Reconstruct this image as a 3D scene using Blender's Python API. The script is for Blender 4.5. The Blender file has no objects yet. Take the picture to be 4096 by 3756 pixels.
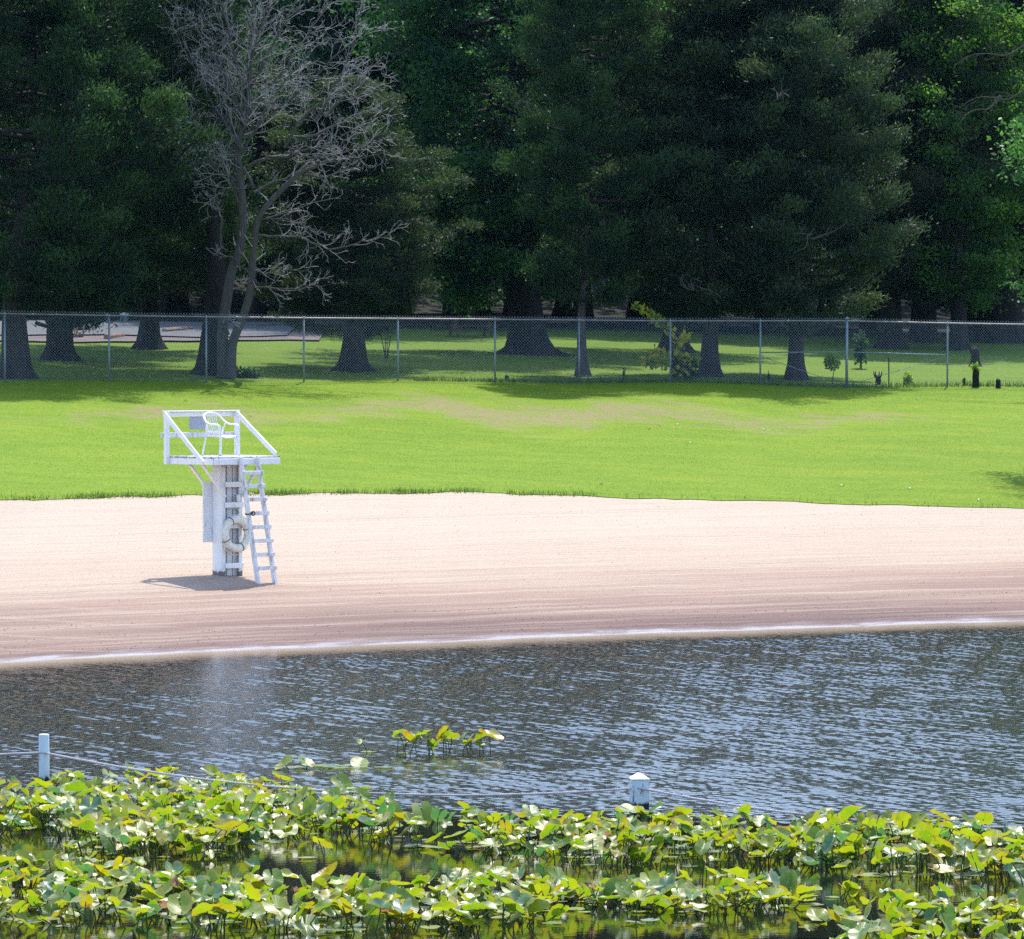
import bpy, math, random
import numpy as np
from mathutils import Vector, Matrix

random.seed(7); rng = np.random.default_rng(7)
SC = bpy.context.scene
COL = SC.collection
R = math.radians
# ------------------------------------------------------------------ camera
F, U0, V0, VH, CH = 20000.0, 2048.0, 1878.0, 1396.0, 5.6
PITCH = math.atan((V0 - VH) / F)
cam = bpy.data.objects.new('camera', bpy.data.cameras.new('camera')); COL.objects.link(cam)
cam.location = (0, 0, CH); cam.rotation_euler = (math.pi / 2 - PITCH, 0, 0)
cam.data.sensor_width = 36; cam.data.lens = 36 * F / 4096
cam.data.clip_start = 1; cam.data.clip_end = 3000
SC.camera = cam

def ray(u, v):
    a, b, c = (u - U0) / F, 1.0, -(v - V0) / F
    y = b * math.cos(PITCH) + c * math.sin(PITCH); z = -b * math.sin(PITCH) + c * math.cos(PITCH)
    return np.array([a / y, 1.0, z / y])
def P(u, v, D):                       # point of the place at depth D along a sight line
    return np.array([0, 0, CH]) + ray(u, v) * D

# ------------------------------------------------------------------ terrain
def shore(x):
    x = np.clip(x, -30, 30); return 96.6 + 0.70 * x - 0.01 * x * x + 0.10 * np.sin(x * .9) + .08 * np.sin(x * 2.3 + 1) + .05 * np.sin(x * 5.1)
def grass_edge(x):
    return np.interp(x, [-60, -16, -11, -5.5, -1, 5, 12, 20, 60], [100, 111.5, 115.2, 119.8, 122.5, 123.5, 124, 123.5, 119])
def fence_y(x):
    return np.interp(x, [-60, -15.2, 0, 16.4, 60], [122, 148, 156, 160, 172])
def ground(x, y):
    x = np.asarray(x, float); y = np.asarray(y, float)
    s, g, f = shore(x), grass_edge(x), fence_y(x)
    zg = 0.92 + 0.07 * (g - s - 10)
    zf = np.interp(x, [-15.2, 0, 16.4], [4.57, 4.52, 4.28])
    def seg(y0, y1, z0, z1): 
        t = np.clip((y - y0) / (y1 - y0), 0, 1); return z0 + (z1 - z0) * t
    z = np.where(y < s, np.maximum(-0.085 * (s - y), -2.5),
        np.where(y < s + 10, .092 * (y - s),
        np.where(y < g, seg(s + 10, g, .92, zg),
        np.where(y < f, seg(g, f, zg, zf),
        np.where(y < f + 19, seg(f, f + 19, zf, zf + 1.03),
        np.where(y < f + 39, seg(f + 19, f + 39, zf + 1.03, zf + 1.95),
        np.where(y < f + 74, seg(f + 39, f + 74, zf + 1.95, zf + 2.7), np.where(y < f + 110, seg(f + 74, f + 110, zf + 2.7, zf + 11), seg(f + 110, f + 300, zf + 11, zf + 16)))))))))
    bump = np.where(y > g, .05 * np.sin(x * .55 + y * .31) * np.sin(y * .42 - x * .2), 0) * np.clip((y - g) / 4, 0, 1)
    return z + bump + .075 * np.exp(-((x + 5.45) ** 2 + (y - 101.65) ** 2) / .8 ** 2)
def G(u, v):
    r = ray(u, v); lo = None
    for D in np.arange(60, 300, .5):
        if CH + r[2] * D <= float(ground(r[0] * D, D)):
            lo = D; break
    if lo is None: lo = 300
    a, b = lo - .5, lo
    for _ in range(20):
        m = (a + b) / 2
        if CH + r[2] * m <= float(ground(r[0] * m, m)): b = m
        else: a = m
    return np.array([r[0] * b, b, float(ground(r[0] * b, b))])

# ------------------------------------------------------------------ mesh helpers
def mesh(name, verts, faces, mat, smooth=False, attrs=None):
    """faces: int array (n,k) or list of such arrays"""
    me = bpy.data.meshes.new(name)
    verts = np.asarray(verts, np.float32)
    if not isinstance(faces, list): faces = [faces]
    faces = [np.asarray(f, np.int32) for f in faces if len(f)]
    loops = np.concatenate([f.ravel() for f in faces])
    tot = np.concatenate([np.full(len(f), f.shape[1], np.int32) for f in faces])
    start = np.concatenate([[0], np.cumsum(tot)[:-1]]).astype(np.int32)
    me.vertices.add(len(verts)); me.vertices.foreach_set('co', verts.ravel())
    me.loops.add(len(loops)); me.loops.foreach_set('vertex_index', loops)
    me.polygons.add(len(tot)); me.polygons.foreach_set('loop_start', start); me.polygons.foreach_set('loop_total', tot)
    me.polygons.foreach_set('use_smooth', np.full(len(tot), bool(smooth)))
    if attrs:
        for k, a in attrs.items():
            at = me.attributes.new(k, 'FLOAT', 'POINT'); at.data.foreach_set('value', np.asarray(a, np.float32))
    me.update(calc_edges=True)
    if mat: me.materials.append(mat)
    return me
def link(name, me, parent=None, loc=None, rot=None, scale=None):
    o = bpy.data.objects.new(name, me); COL.objects.link(o)
    if parent: o.parent = parent
    if loc is not None: o.location = loc
    if rot is not None: o.rotation_euler = rot
    if scale is not None: o.scale = scale
    return o
def tag(o, label=None, cat=None, group=None, kind=None):
    if label: o['label'] = label
    if cat: o['category'] = cat
    if group: o['group'] = group
    if kind: o['kind'] = kind
    return o
def thing(name, label, cat, loc, rz=0, group=None):
    return tag(link(name, None, None, loc, (0, 0, rz)), label, cat, group)

class MB:
    """collects boxes, bars and tubes of ONE mesh"""
    def __init__(s): s.v = []; s.f4 = []; s.f3 = []; s.n = 0
    def add(s, v, f4=None, f3=None):
        v = np.asarray(v, float)
        if f4 is not None and len(f4): s.f4.append(np.asarray(f4) + s.n)
        if f3 is not None and len(f3): s.f3.append(np.asarray(f3) + s.n)
        s.v.append(v); s.n += len(v); return s
    def box(s, lo, hi, b=.006):
        """bevelled box"""
        lo = np.array(lo, float); hi = np.array(hi, float)
        c = (lo + hi) / 2; h = (hi - lo) / 2; b = min(b, h.min() * .45)
        vs = []; idx = {}
        for ax in range(3):
            for sx in (-1, 1):
                for sy in (-1, 1):
                    for sz in (-1, 1):
                        sg = np.array([sx, sy, sz]); p = h - b; p = p.copy(); p[ax] = h[ax]
                        idx[(ax, sx, sy, sz)] = len(vs); vs.append(c + sg * p)
        f4, f3 = [], []
        for ax in range(3):
            o1, o2 = [(1, 2), (2, 0), (0, 1)][ax]
            for sg in (-1, 1):
                q = []
                for a, d in ((-1, -1), (1, -1), (1, 1), (-1, 1)):
                    k = [0, 0, 0]; k[ax] = sg; k[o1] = a; k[o2] = d; q.append(idx[(ax, *k)])
                f4.append(q if sg > 0 else q[::-1])
        for ax in range(3):
            o1, o2 = [(1, 2), (2, 0), (0, 1)][ax]
            for a in (-1, 1):
                for d in (-1, 1):
                    k0 = [0, 0, 0]; k0[ax] = -1; k0[o1] = a; k0[o2] = d; k1 = list(k0); k1[ax] = 1
                    q = [idx[(o1, *k0)], idx[(o1, *k1)], idx[(o2, *k1)], idx[(o2, *k0)]]
                    f4.append(q if a * d > 0 else q[::-1])
        for sx in (-1, 1):
            for sy in (-1, 1):
                for sz in (-1, 1):
                    t = [idx[(0, sx, sy, sz)], idx[(1, sx, sy, sz)], idx[(2, sx, sy, sz)]]
                    f3.append(t if sx * sy * sz > 0 else t[::-1])
        return s.add(vs, f4, f3)
    def bar(s, p, q, w, h, up=(0, 0, 1)):
        """rectangular bar from p to q; w across, h along up"""
        p, q = np.array(p, float), np.array(q, float); L = np.linalg.norm(q - p); d = (q - p) / L
        up = np.array(up, float); sd = np.cross(d, up); sd /= np.linalg.norm(sd); up = np.cross(sd, d)
        m = MB().box((-w / 2, 0, -h / 2), (w / 2, L, h / 2), .005)
        v = np.concatenate(m.v); v = p + v[:, :1] * sd + v[:, 1:2] * d + v[:, 2:] * up
        return s.add(v, np.concatenate(m.f4), np.concatenate(m.f3))
    def tube(s, pts, rad, n=8, cap=True, flat=1.0):
        pts = np.asarray(pts, float); k = len(pts); rad = np.broadcast_to(np.asarray(rad, float), (k,))
        t = np.gradient(pts, axis=0); t /= np.linalg.norm(t, axis=1)[:, None] + 1e-9
        ref = np.array([0, 0, 1.0]) if abs(t[:, 2]).mean() < .8 else np.array([1.0, 0, 0])
        a = np.cross(t, ref); a /= np.linalg.norm(a, axis=1)[:, None] + 1e-9; b = np.cross(a, t)
        th = np.arange(n) * 2 * math.pi / n
        v = pts[:, None] + rad[:, None, None] * (np.cos(th)[None, :, None] * a[:, None] + flat * np.sin(th)[None, :, None] * b[:, None])
        i = np.arange(k - 1)[:, None] * n; j = np.arange(n)[None]; jn = (j + 1) % n
        f = np.stack([i + j, i + jn, i + n + jn, i + n + j], -1).reshape(-1, 4)
        v = v.reshape(-1, 3); f3 = None
        if cap:
            v = np.concatenate([v, pts[:1], pts[-1:]]); j = np.arange(n); jn = (j + 1) % n
            f3 = np.concatenate([np.stack([np.full(n, k * n), jn, j], -1), np.stack([np.full(n, k * n + 1), (k - 1) * n + j, (k - 1) * n + jn], -1)])
        return s.add(v, f, f3)
    def lathe(s, prof, n=20, c=(0, 0, 0)):
        prof = np.array(prof, float); return s.tube(np.stack([np.full(len(prof), c[0]), np.full(len(prof), c[1]), prof[:, 1] + c[2]], -1) if 0 else self_pts(prof, c), prof[:, 0], n)
    def data(s, name, mat, smooth=False):
        f = []
        if s.f4: f.append(np.concatenate(s.f4))
        if s.f3: f.append(np.concatenate(s.f3))
        return mesh(name, np.concatenate(s.v), f, mat, smooth)
    def build(s, name, mat, parent=None, smooth=False, **k):
        return link(name, s.data(name, mat, smooth), parent, **k)
def self_pts(prof, c): return np.stack([np.full(len(prof), c[0]), np.full(len(prof), c[1]), prof[:, 1] + c[2]], -1)

# ------------------------------------------------------------------ materials
class N:
    """small node helper"""
    def __init__(s, name):
        s.m = bpy.data.materials.new(name); s.m.use_nodes = True; s.t = s.m.node_tree
        s.b = s.t.nodes['Principled BSDF']; s.out = s.t.nodes['Material Output']
    def n(s, kind, **k):
        x = s.t.nodes.new(kind)
        for a, v in k.items():
            if a.startswith('_'): x.inputs[a[1:].replace('_', ' ')].default_value = v
            else: setattr(x, a, v)
        return x
    def l(s, a, b): s.t.links.new(a, b)
    def pos(s, sc=(1, 1, 1), obj=False, rot=(0, 0, 0)):
        src = s.n('ShaderNodeTexCoord').outputs['Object'] if obj else s.n('ShaderNodeNewGeometry').outputs['Position']
        mp = s.n('ShaderNodeMapping'); mp.inputs['Scale'].default_value = sc; mp.inputs['Rotation'].default_value = rot
        s.l(src, mp.inputs['Vector']); return mp.outputs[0]
    def noise(s, vec, scale, detail=4, rough=.55, dist=0):
        x = s.n('ShaderNodeTexNoise'); x.inputs['Scale'].default_value = scale; x.inputs['Detail'].default_value = detail
        x.inputs['Roughness'].default_value = rough; x.inputs['Distortion'].default_value = dist
        s.l(vec, x.inputs['Vector']); return x.outputs[0]
    def ramp(s, fac, stops, interp='LINEAR'):
        x = s.n('ShaderNodeValToRGB'); x.color_ramp.interpolation = interp; e = x.color_ramp.elements
        while len(e) > 1: e.remove(e[-1])
        for i, (p, c) in enumerate(stops):
            c = tuple(c) + (1,) if len(c) == 3 else c
            if i == 0: e[0].position = p; e[0].color = c
            else: k = e.new(p); k.color = c
        s.l(fac, x.inputs[0]); return x.outputs[0]
    def mix(s, fac, a, b, mode='MIX'):
        x = s.n('ShaderNodeMix', data_type='RGBA', blend_type=mode)
        for i, v in ((0, fac), (6, a), (7, b)):
            if isinstance(v, (int, float)): x.inputs[i].default_value = v
            elif isinstance(v, tuple): x.inputs[i].default_value = v + (1,) if len(v) == 3 else v
            else: s.l(v, x.inputs[i])
        return x.outputs[2]
    def math(s, op, a, b=0.0):
        x = s.n('ShaderNodeMath', operation=op)
        for i, v in ((0, a), (1, b)):
            if isinstance(v, (int, float)): x.inputs[i].default_value = v
            else: s.l(v, x.inputs[i])
        return x.outputs[0]
    def attr(s, name): return s.n('ShaderNodeAttribute', attribute_name=name).outputs['Fac']
    def mr(s, v, a, b, c=0.0, d=1.0):
        x = s.n('ShaderNodeMapRange'); 
        for i, q in enumerate((a, b, c, d)): x.inputs[i + 1].default_value = q
        s.l(v, x.inputs[0]); return x.outputs[0]
    def bump(s, h, dist, strength=1.0, target=None):
        x = s.n('ShaderNodeBump'); x.inputs['Distance'].default_value = dist; x.inputs['Strength'].default_value = strength
        s.l(h, x.inputs['Height']); s.l(x.outputs[0], (target or s.b).inputs['Normal']); return x.outputs[0]
    def col(s, c):
        if isinstance(c, tuple): s.b.inputs['Base Color'].default_value = c + (1,)
        else: s.l(c, s.b.inputs['Base Color'])
    def set(s, rough=.6, spec=.5, metal=0.0, **k):
        s.b.inputs['Roughness'].default_value = rough; s.b.inputs['Specular IOR Level'].default_value = spec; s.b.inputs['Metallic'].default_value = metal
        for a, v in k.items(): s.b.inputs[a.replace('_', ' ')].default_value = v
        return s
    def translucent(s, color, fac):
        t = s.n('ShaderNodeBsdfTranslucent'); mx = s.n('ShaderNodeMixShader'); mx.inputs[0].default_value = fac
        if isinstance(color, tuple): t.inputs[0].default_value = color + (1,)
        else: s.l(color, t.inputs[0])
        s.l(s.b.outputs[0], mx.inputs[1]); s.l(t.outputs[0], mx.inputs[2]); s.l(mx.outputs[0], s.out.inputs[0])

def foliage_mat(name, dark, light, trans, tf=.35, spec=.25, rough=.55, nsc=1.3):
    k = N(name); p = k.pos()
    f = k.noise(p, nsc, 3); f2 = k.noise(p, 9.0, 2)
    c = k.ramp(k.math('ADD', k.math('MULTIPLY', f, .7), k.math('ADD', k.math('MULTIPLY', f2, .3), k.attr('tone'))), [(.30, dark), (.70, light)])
    c = k.mix(k.mr(k.attr('tip'), .40, 1.10, 0, .85), c, tuple(min(1, x * q) for x, q in zip(light, (2.7, 2.4, 1.5))))  # colour lightened toward bough tips, painting in sunlit growth
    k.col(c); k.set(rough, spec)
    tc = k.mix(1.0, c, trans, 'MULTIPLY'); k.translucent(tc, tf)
    return k.m
M = {}
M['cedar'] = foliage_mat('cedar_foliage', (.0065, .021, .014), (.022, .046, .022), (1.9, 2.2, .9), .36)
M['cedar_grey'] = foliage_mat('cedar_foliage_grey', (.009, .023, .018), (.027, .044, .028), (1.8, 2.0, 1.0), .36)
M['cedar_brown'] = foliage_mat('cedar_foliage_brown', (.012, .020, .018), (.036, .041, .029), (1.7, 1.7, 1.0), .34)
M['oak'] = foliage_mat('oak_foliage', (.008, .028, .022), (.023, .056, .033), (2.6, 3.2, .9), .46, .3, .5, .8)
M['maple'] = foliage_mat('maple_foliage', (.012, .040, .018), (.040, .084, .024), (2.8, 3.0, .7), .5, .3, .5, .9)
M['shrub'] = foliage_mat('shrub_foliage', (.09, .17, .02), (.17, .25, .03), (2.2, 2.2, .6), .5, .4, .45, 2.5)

def bark(name, a, b, sc=6.0):
    k = N(name); p = k.pos((1, 1, .22)); f = k.noise(p, sc, 6, .65, .4); g = k.noise(k.pos(), 1.1, 3)
    k.col(k.mix(k.mr(g, .3, .7), k.ramp(f, [(.3, a), (.7, b)]), tuple(x * .72 for x in b))); k.set(.9, .15)
    k.bump(f, .12, 1.0); return k.m
M['bark'] = bark('bark', (.018, .016, .017), (.058, .050, .048))
M['bark_pale'] = bark('bark_pale', (.045, .041, .043), (.115, .105, .105), 8)
M['bark_dark'] = bark('bark_dark', (.010, .0095, .012), (.030, .026, .027))
k = N('dead_wood'); f = k.noise(k.pos((1, 1, .4)), 9, 5); k.col(k.ramp(f, [(.3, (.21, .197, .206)), (.7, (.40, .378, .392))])); k.set(.85, .2); k.bump(f, .01, .5); M['dead'] = k.m

# sand ------------------------------------------------------------
k = N('beach_sand')
sd = k.attr('shore_dist'); xx = k.n('ShaderNodeSeparateXYZ'); k.l(k.n('ShaderNodeNewGeometry').outputs['Position'], xx.inputs[0])
cv = k.n('ShaderNodeCombineXYZ'); k.l(xx.outputs[0], cv.inputs[0]); k.l(sd, cv.inputs[1]); 
def stretched(sx, sy):
    mp = k.n('ShaderNodeMapping'); mp.inputs['Scale'].default_value = (sx, sy, 1); k.l(cv.outputs[0], mp.inputs[0]); return mp.outputs[0]
st = k.noise(stretched(.12, 2.4), 1.0, 6, .62, .5)      # long drag lines along the shore
st2 = k.noise(stretched(.5, 9.0), 1.0, 4, .6)
mpx = k.n('ShaderNodeMapping'); mpx.inputs['Rotation'].default_value = (0, 0, .10); mpx.inputs['Scale'].default_value = (.10, 3.4, 1); k.l(cv.outputs[0], mpx.inputs[0]); st3 = k.noise(mpx.outputs[0], 1.0, 5, .6, 1.2)
big = k.noise(stretched(.10, .22), 1.0, 3, .5)
gr = k.noise(k.pos(), 22, 4, .8)
wob = k.math('ADD', sd, k.math('ADD', k.math('MULTIPLY', k.math('SUBTRACT', big, .5), 9.0), k.math('MULTIPLY', k.math('SUBTRACT', st, .5), 6.0)))
damp = k.ramp(k.math('DIVIDE', wob, 20), [(0.0, (.135, .084, .076)), (.13, (.205, .130, .107)), (.31, (.325, .224, .172)), (.50, (.42, .322, .244)), (.90, (.45, .362, .282))])
c = k.mix(k.mr(st, .50, .70, 0, .45), damp, (.48, .40, .325)); c = k.mix(k.mr(st3, .54, .70, 0, .34), c, (.27, .185, .14)); c = k.mix(k.mr(big, .55, .7, 0, .22), c, (.32, .23, .175))
c = k.mix(k.mr(st2, .54, .74, 0, .32), c, (.185, .125, .095))
c = k.mix(k.mr(gr, .50, .74, 0, .60), c, (.19, .13, .105))
# wheel tracks of a beach rake swinging in from the left
tr = k.math('SUBTRACT', sd, k.math('ADD', k.math('MULTIPLY', xx.outputs[0], -.62), -1.2))
trm = k.math('MULTIPLY', k.mr(k.math('ABSOLUTE', k.math('SINE', k.math('MULTIPLY', k.math('ADD', tr, k.math('MULTIPLY', big, 2.0)), 1.9))), .30, .05), k.mr(xx.outputs[0], -5.5, -8.5))
c = k.mix(k.math('MULTIPLY', k.math('MULTIPLY', trm, k.mr(sd, 9, 6)), k.mr(st2, .40, .6, .15, .6)), c, (.40, .30, .235))
# pale washed-out rim of fine sediment at the water's edge
rim = k.math('ADD', sd, k.math('MULTIPLY', k.math('SUBTRACT', k.noise(stretched(.8, 1.6), 1.0, 6, .65), .5), 2.3))
rimf = k.ramp(rim, [(0, (1, 1, 1)), (.16, (.9, .9, .9)), (.36, (.35, .35, .35)), (.80, (0, 0, 0))])
c = k.mix(rimf, c, (.35, .33, .345))
k.col(c); k.set(.9, .2)
h = k.math('ADD', k.math('ADD', k.math('MULTIPLY', st2, .8), st3), k.math('ADD', k.math('MULTIPLY', gr, .5), st)); k.bump(h, .09, .8)
M['sand'] = k.m

# lawn --------------------------------------------------------------
def lawn_nodes(k):
    p = k.pos(); w = k.attr('worn'); fl = k.attr('litter')
    a = k.noise(k.pos((.5, 1.2, 1)), .55, 5, .6, .3); b = k.noise(k.pos((1, .5, 1)), 6, 4, .65); d = k.noise(p, 30, 2); e2 = k.noise(k.pos((.35, .9, 1)), 1.7, 5, .7, .8)
    g = k.ramp(k.math('ADD', k.math('MULTIPLY', a, .6), k.math('MULTIPLY', b, .4)), [(.30, (.100, .175, .010)), (.50, (.138, .218, .012)), (.70, (.200, .245, .020))])
    g = k.mix(k.mr(e2, .52, .68, 0, .45), g, (.085, .165, .014)); g = k.mix(k.mr(e2, .46, .32, 0, .22), g, (.24, .25, .025))
    wn = k.math('ADD', w, k.math('MULTIPLY', k.math('SUBTRACT', k.noise(k.pos((.6, .8, 1)), 1.2, 6, .74, .6), .5), 2.2))
    wf = k.mr(k.math('MULTIPLY', k.mr(wn, .48, .95), k.mr(b, .3, .62)), 0, 1)
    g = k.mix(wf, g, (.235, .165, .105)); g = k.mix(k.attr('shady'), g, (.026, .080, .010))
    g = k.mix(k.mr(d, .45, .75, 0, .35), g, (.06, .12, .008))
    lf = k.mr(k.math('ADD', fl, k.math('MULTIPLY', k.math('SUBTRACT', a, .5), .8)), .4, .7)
    return k.mix(lf, g, (.020, .021, .017)), b, d
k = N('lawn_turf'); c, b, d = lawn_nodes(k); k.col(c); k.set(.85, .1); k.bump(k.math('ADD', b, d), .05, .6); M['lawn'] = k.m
k = N('grass_blade'); p = k.pos()
a = k.noise(k.pos((.5, 1.2, 1)), .55, 5, .6, .3); b = k.noise(p, 5, 3)
c = k.ramp(k.math('ADD', k.math('MULTIPLY', a, .6), k.math('MULTIPLY', b, .4)), [(.30, (.105, .190, .008)), (.5, (.142, .232, .009)), (.70, (.205, .255, .016))])
c = k.mix(k.math('MULTIPLY', k.attr('dry'), .75), c, (.25, .20, .075)); k.col(c); k.set(.6, .2); k.translucent(k.mix(1.0, c, (1.4, 1.35, .8), 'MULTIPLY'), .40); M['blade'] = k.m
k = N('tuft_grass'); k.col(k.ramp(k.noise(k.pos(), 3, 3), [(.35, (.03, .075, .012)), (.65, (.10, .16, .02))])); k.set(.6, .2); k.translucent((.15, .25, .03), .35); M['tuft'] = k.m
k = N('parking_gravel'); f = k.noise(k.pos((.6, 1, 1)), 1.5, 5); g = k.noise(k.pos(), 40, 2)
c = k.ramp(f, [(.35, (.115, .10, .10)), (.65, (.19, .155, .15))]); k.col(k.mix(k.mr(g, .45, .7, 0, .4), c, (.10, .085, .08))); k.set(.95, .1); M['gravel'] = k.m
k = N('asphalt'); f = k.noise(k.pos(), 2, 5); k.col(k.ramp(f, [(.3, (.085, .09, .10)), (.7, (.12, .125, .135))])); k.set(.9, .2); M['asphalt'] = k.m

# lake ---------------------------------------------------------------
k = N('lake_water'); shl = k.math('ADD', k.attr('shallow'), k.math('MULTIPLY', k.math('SUBTRACT', k.noise(k.pos((.5, 2, 1)), 1.2, 3), .5), .5)); k.col(k.ramp(shl, [(.1, (.010, .011, .008)), (.55, (.16, .125, .065)), (1.0, (.30, .235, .15))])); k.set(.03, .5, IOR=1.33); k.l(k.mr(k.attr('ruffled'), 0, 1, .02, .14), k.b.inputs['Roughness'])
f = k.noise(k.pos((1, 2.2, 1)), 9, 3); k.bump(f, .0012, .5); M['water'] = k.m

# paint / wood / metal ----------------------------------------------
def painted(name, base, worn, thr=(.60, .70), obj=True, rough=.5, foot=None):
    k = N(name); g = k.noise(k.pos((6, 6, 1.6), obj), 2.2, 6, .7, .6); s2 = k.noise(k.pos((1, 1, 1), obj), 3.0, 4)
    c = k.mix(k.mr(s2, .3, .75, 0, .35), base, tuple(x * .78 for x in base))
    c = k.mix(k.mr(g, thr[0], thr[1]), c, worn)
    if foot:
        z = k.n('ShaderNodeSeparateXYZ'); k.l(k.n('ShaderNodeTexCoord').outputs['Object'], z.inputs[0])
        zz = k.math('ADD', z.outputs[2], k.math('MULTIPLY', k.math('SUBTRACT', k.noise(k.pos((9, 9, 2), obj), 2.5, 4), .5), foot[1]))
        c = k.mix(k.mr(zz, foot[0], foot[0] - .03), c, foot[2])
    k.col(c); k.set(rough, .4); k.bump(g, .006, .5); return k.m
WHITE = (.84, .83, .85)
M['white'] = painted('white_paint', WHITE, (.40, .345, .345), (.60, .70), foot=(.10, .16, (.16, .13, .12)))
M['white_worn'] = painted('white_paint_weathered', (.74, .73, .77), (.24, .22, .235), (.50, .66))
M['deck'] = painted('deck_boards', (.62, .61, .64), (.10, .09, .095), (.50, .58))
M['recess'] = painted('recess_paint', (.74, .73, .77), (.45, .42, .43))
k = N('sign_back'); k.col(k.ramp(k.noise(k.pos((1, 1, 1), True), 4, 3), [(.3, (.33, .36, .42)), (.7, (.40, .43, .49))])); k.set(.4, .5); M['sign_back'] = k.m
k = N('white_plastic'); k.col(k.ramp(k.noise(k.pos((1, 1, 1), True), 5, 3), [(.3, (.78, .765, .76)), (.7, (.84, .83, .83))])); k.set(.35, .5); M['plastic'] = k.m
k = N('ring_foam'); f = k.noise(k.pos((1, 1, 1), True), 14, 5, .6); k.col(k.ramp(f, [(.3, (.60, .55, .45)), (.5, (.80, .77, .69)), (.75, (.84, .82, .77))])); k.set(.6, .3); k.bump(f, .01, .3); M['ring'] = k.m
def plain(name, c, rough=.6, metal=0.0, spec=.4, var=.2):
    k = N(name); k.col(k.ramp(k.noise(k.pos((1, 1, 1), True), 6, 4), [(.3, tuple(x * (1 - var) for x in c)), (.7, tuple(min(x * (1 + var), .9) for x in c))])); k.set(rough, spec, metal); return k.m
M['rope'] = plain('rope_fibre', (.50, .46, .50), .8)
M['cord'] = plain('white_cord', (.72, .68, .62), .8)
M['black'] = plain('black_rubber', (.02, .02, .022), .6)
M['galv'] = plain('galvanised_steel', (.20, .25, .28), .5, .55, .5)
M['galv_pink'] = plain('galvanised_rail', (.25, .205, .22), .45, .5, .5)
M['wire'] = plain('chain_wire', (.23, .28, .31), .5, .4, .5)
M['stop'] = plain('wheel_stop_concrete', (.26, .19, .17), .9, 0, .2, .35)
M['stop_shaded'] = plain('wheel_stop_shaded', (.09, .085, .085), .9, 0, .2, .35)  # same concrete darkened, shade under the trees put into the colour
M['box_grey'] = plain('grey_metal_box', (.20, .22, .24), .6)
M['sign_white'] = plain('sign_white', (.75, .77, .8), .4)
M['brown_wood'] = plain('brown_wood', (.09, .06, .045), .8, 0, .2, .3)
k = N('pier_post_paint'); g = k.noise(k.pos((5, 5, 1.2), True), 3, 6, .7, .5); c = k.mix(k.mr(g, .56, .64), (.52, .60, .68), (.20, .20, .22))
z = k.n('ShaderNodeSeparateXYZ'); k.l(k.n('ShaderNodeTexCoord').outputs['Object'], z.inputs[0])
zz = k.math('ADD', z.outputs[2], k.math('MULTIPLY', k.math('SUBTRACT', k.noise(k.pos((14, 14, 3), True), 2, 3), .5), .12))
c = k.mix(k.mr(zz, .30, .27), c, (.018, .017, .018)); k.col(c); k.set(.6, .3); k.bump(g, .01, .5); M['pier'] = k.m
M['pier_cap'] = plain('pier_cap_paint', (.80, .79, .79), .5, 0, .4, .06)

# ------------------------------------------------------------------ world and sun
W = bpy.data.worlds.new('World'); SC.world = W; W.use_nodes = True
SUN_AZ, SUN_EL = R(10), R(61)             # azimuth to the right of straight ahead (+Y); sun is behind the trees
sky = W.node_tree.nodes.new('ShaderNodeTexSky'); sky.sky_type = 'NISHITA'; sky.sun_disc = False
sky.sun_elevation = SUN_EL; sky.sun_rotation = SUN_AZ; sky.air_density = 1.0; sky.dust_density = 1.0; sky.ozone_density = 1.5
bg = W.node_tree.nodes['Background']; bg.inputs[1].default_value = .15
W.node_tree.links.new(sky.outputs[0], bg.inputs[0])
sun = bpy.data.lights.new('sun', 'SUN'); sun.energy = 2.6; sun.angle = R(.53); sun.color = (1.0, .955, .88)
so = bpy.data.objects.new('sun', sun); COL.objects.link(so)
sdir = Vector((math.sin(SUN_AZ) * math.cos(SUN_EL), math.cos(SUN_AZ) * math.cos(SUN_EL), math.sin(SUN_EL)))
so.rotation_euler = sdir.to_track_quat('Z', 'Y').to_euler(); so.location = (40, 120, 80)
SC.view_settings.view_transform = 'Standard'; SC.view_settings.look = 'None'; SC.view_settings.exposure = 1.45; SC.view_settings.gamma = 1
SC.cycles.max_bounces = 6; SC.cycles.diffuse_bounces = 2; SC.cycles.glossy_bounces = 3; SC.cycles.transmission_bounces = 3; SC.cycles.transparent_max_bounces = 4
SC.cycles.use_denoising = False
SC.cycles.sample_clamp_indirect = 6

# ------------------------------------------------------------------ ground sheets
def grid_faces(ny, nx):
    i = np.arange(ny - 1)[:, None] * nx; j = np.arange(nx - 1)[None]
    return np.stack([i + j, i + j + 1, i + nx + j + 1, i + nx + j], -1).reshape(-1, 4)
XS = np.concatenate([np.linspace(-160, -22, 24)[:-1], np.arange(-22, 22.01, .25), np.linspace(22, 160, 24)[1:]])
edge_noise = (np.interp(XS, np.arange(-170, 171, .7), .24 * rng.normal(0, 1, len(np.arange(-170, 171, .7)))) + .10 * rng.normal(0, 1, len(XS))) * np.clip(.75 - XS / 22, .25, 1)
def sheet(name, y0, y1, rows, mat, dz=0, kind='structure', attrs=None):
    t = np.linspace(0, 1, rows)[:, None]; y = y0[None] * (1 - t) + y1[None] * t; x = np.broadcast_to(XS[None], y.shape)
    z = ground(x, y) + (dz if not callable(dz) else dz(t, x, y))
    v = np.stack([x, y, z], -1).reshape(-1, 3); at = {k_: f(x, y).ravel() for k_, f in (attrs or {}).items()}
    return tag(link(name, mesh(name, v, grid_faces(rows, len(XS)), mat, True, at)), kind=kind)
s_, g_, f_ = shore(XS), grass_edge(XS), fence_y(XS)
sheet('beach', s_ - 60, g_ + 1.2, 330, M['sand'], attrs={'shore_dist': lambda x, y: y - shore(x)})
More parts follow.
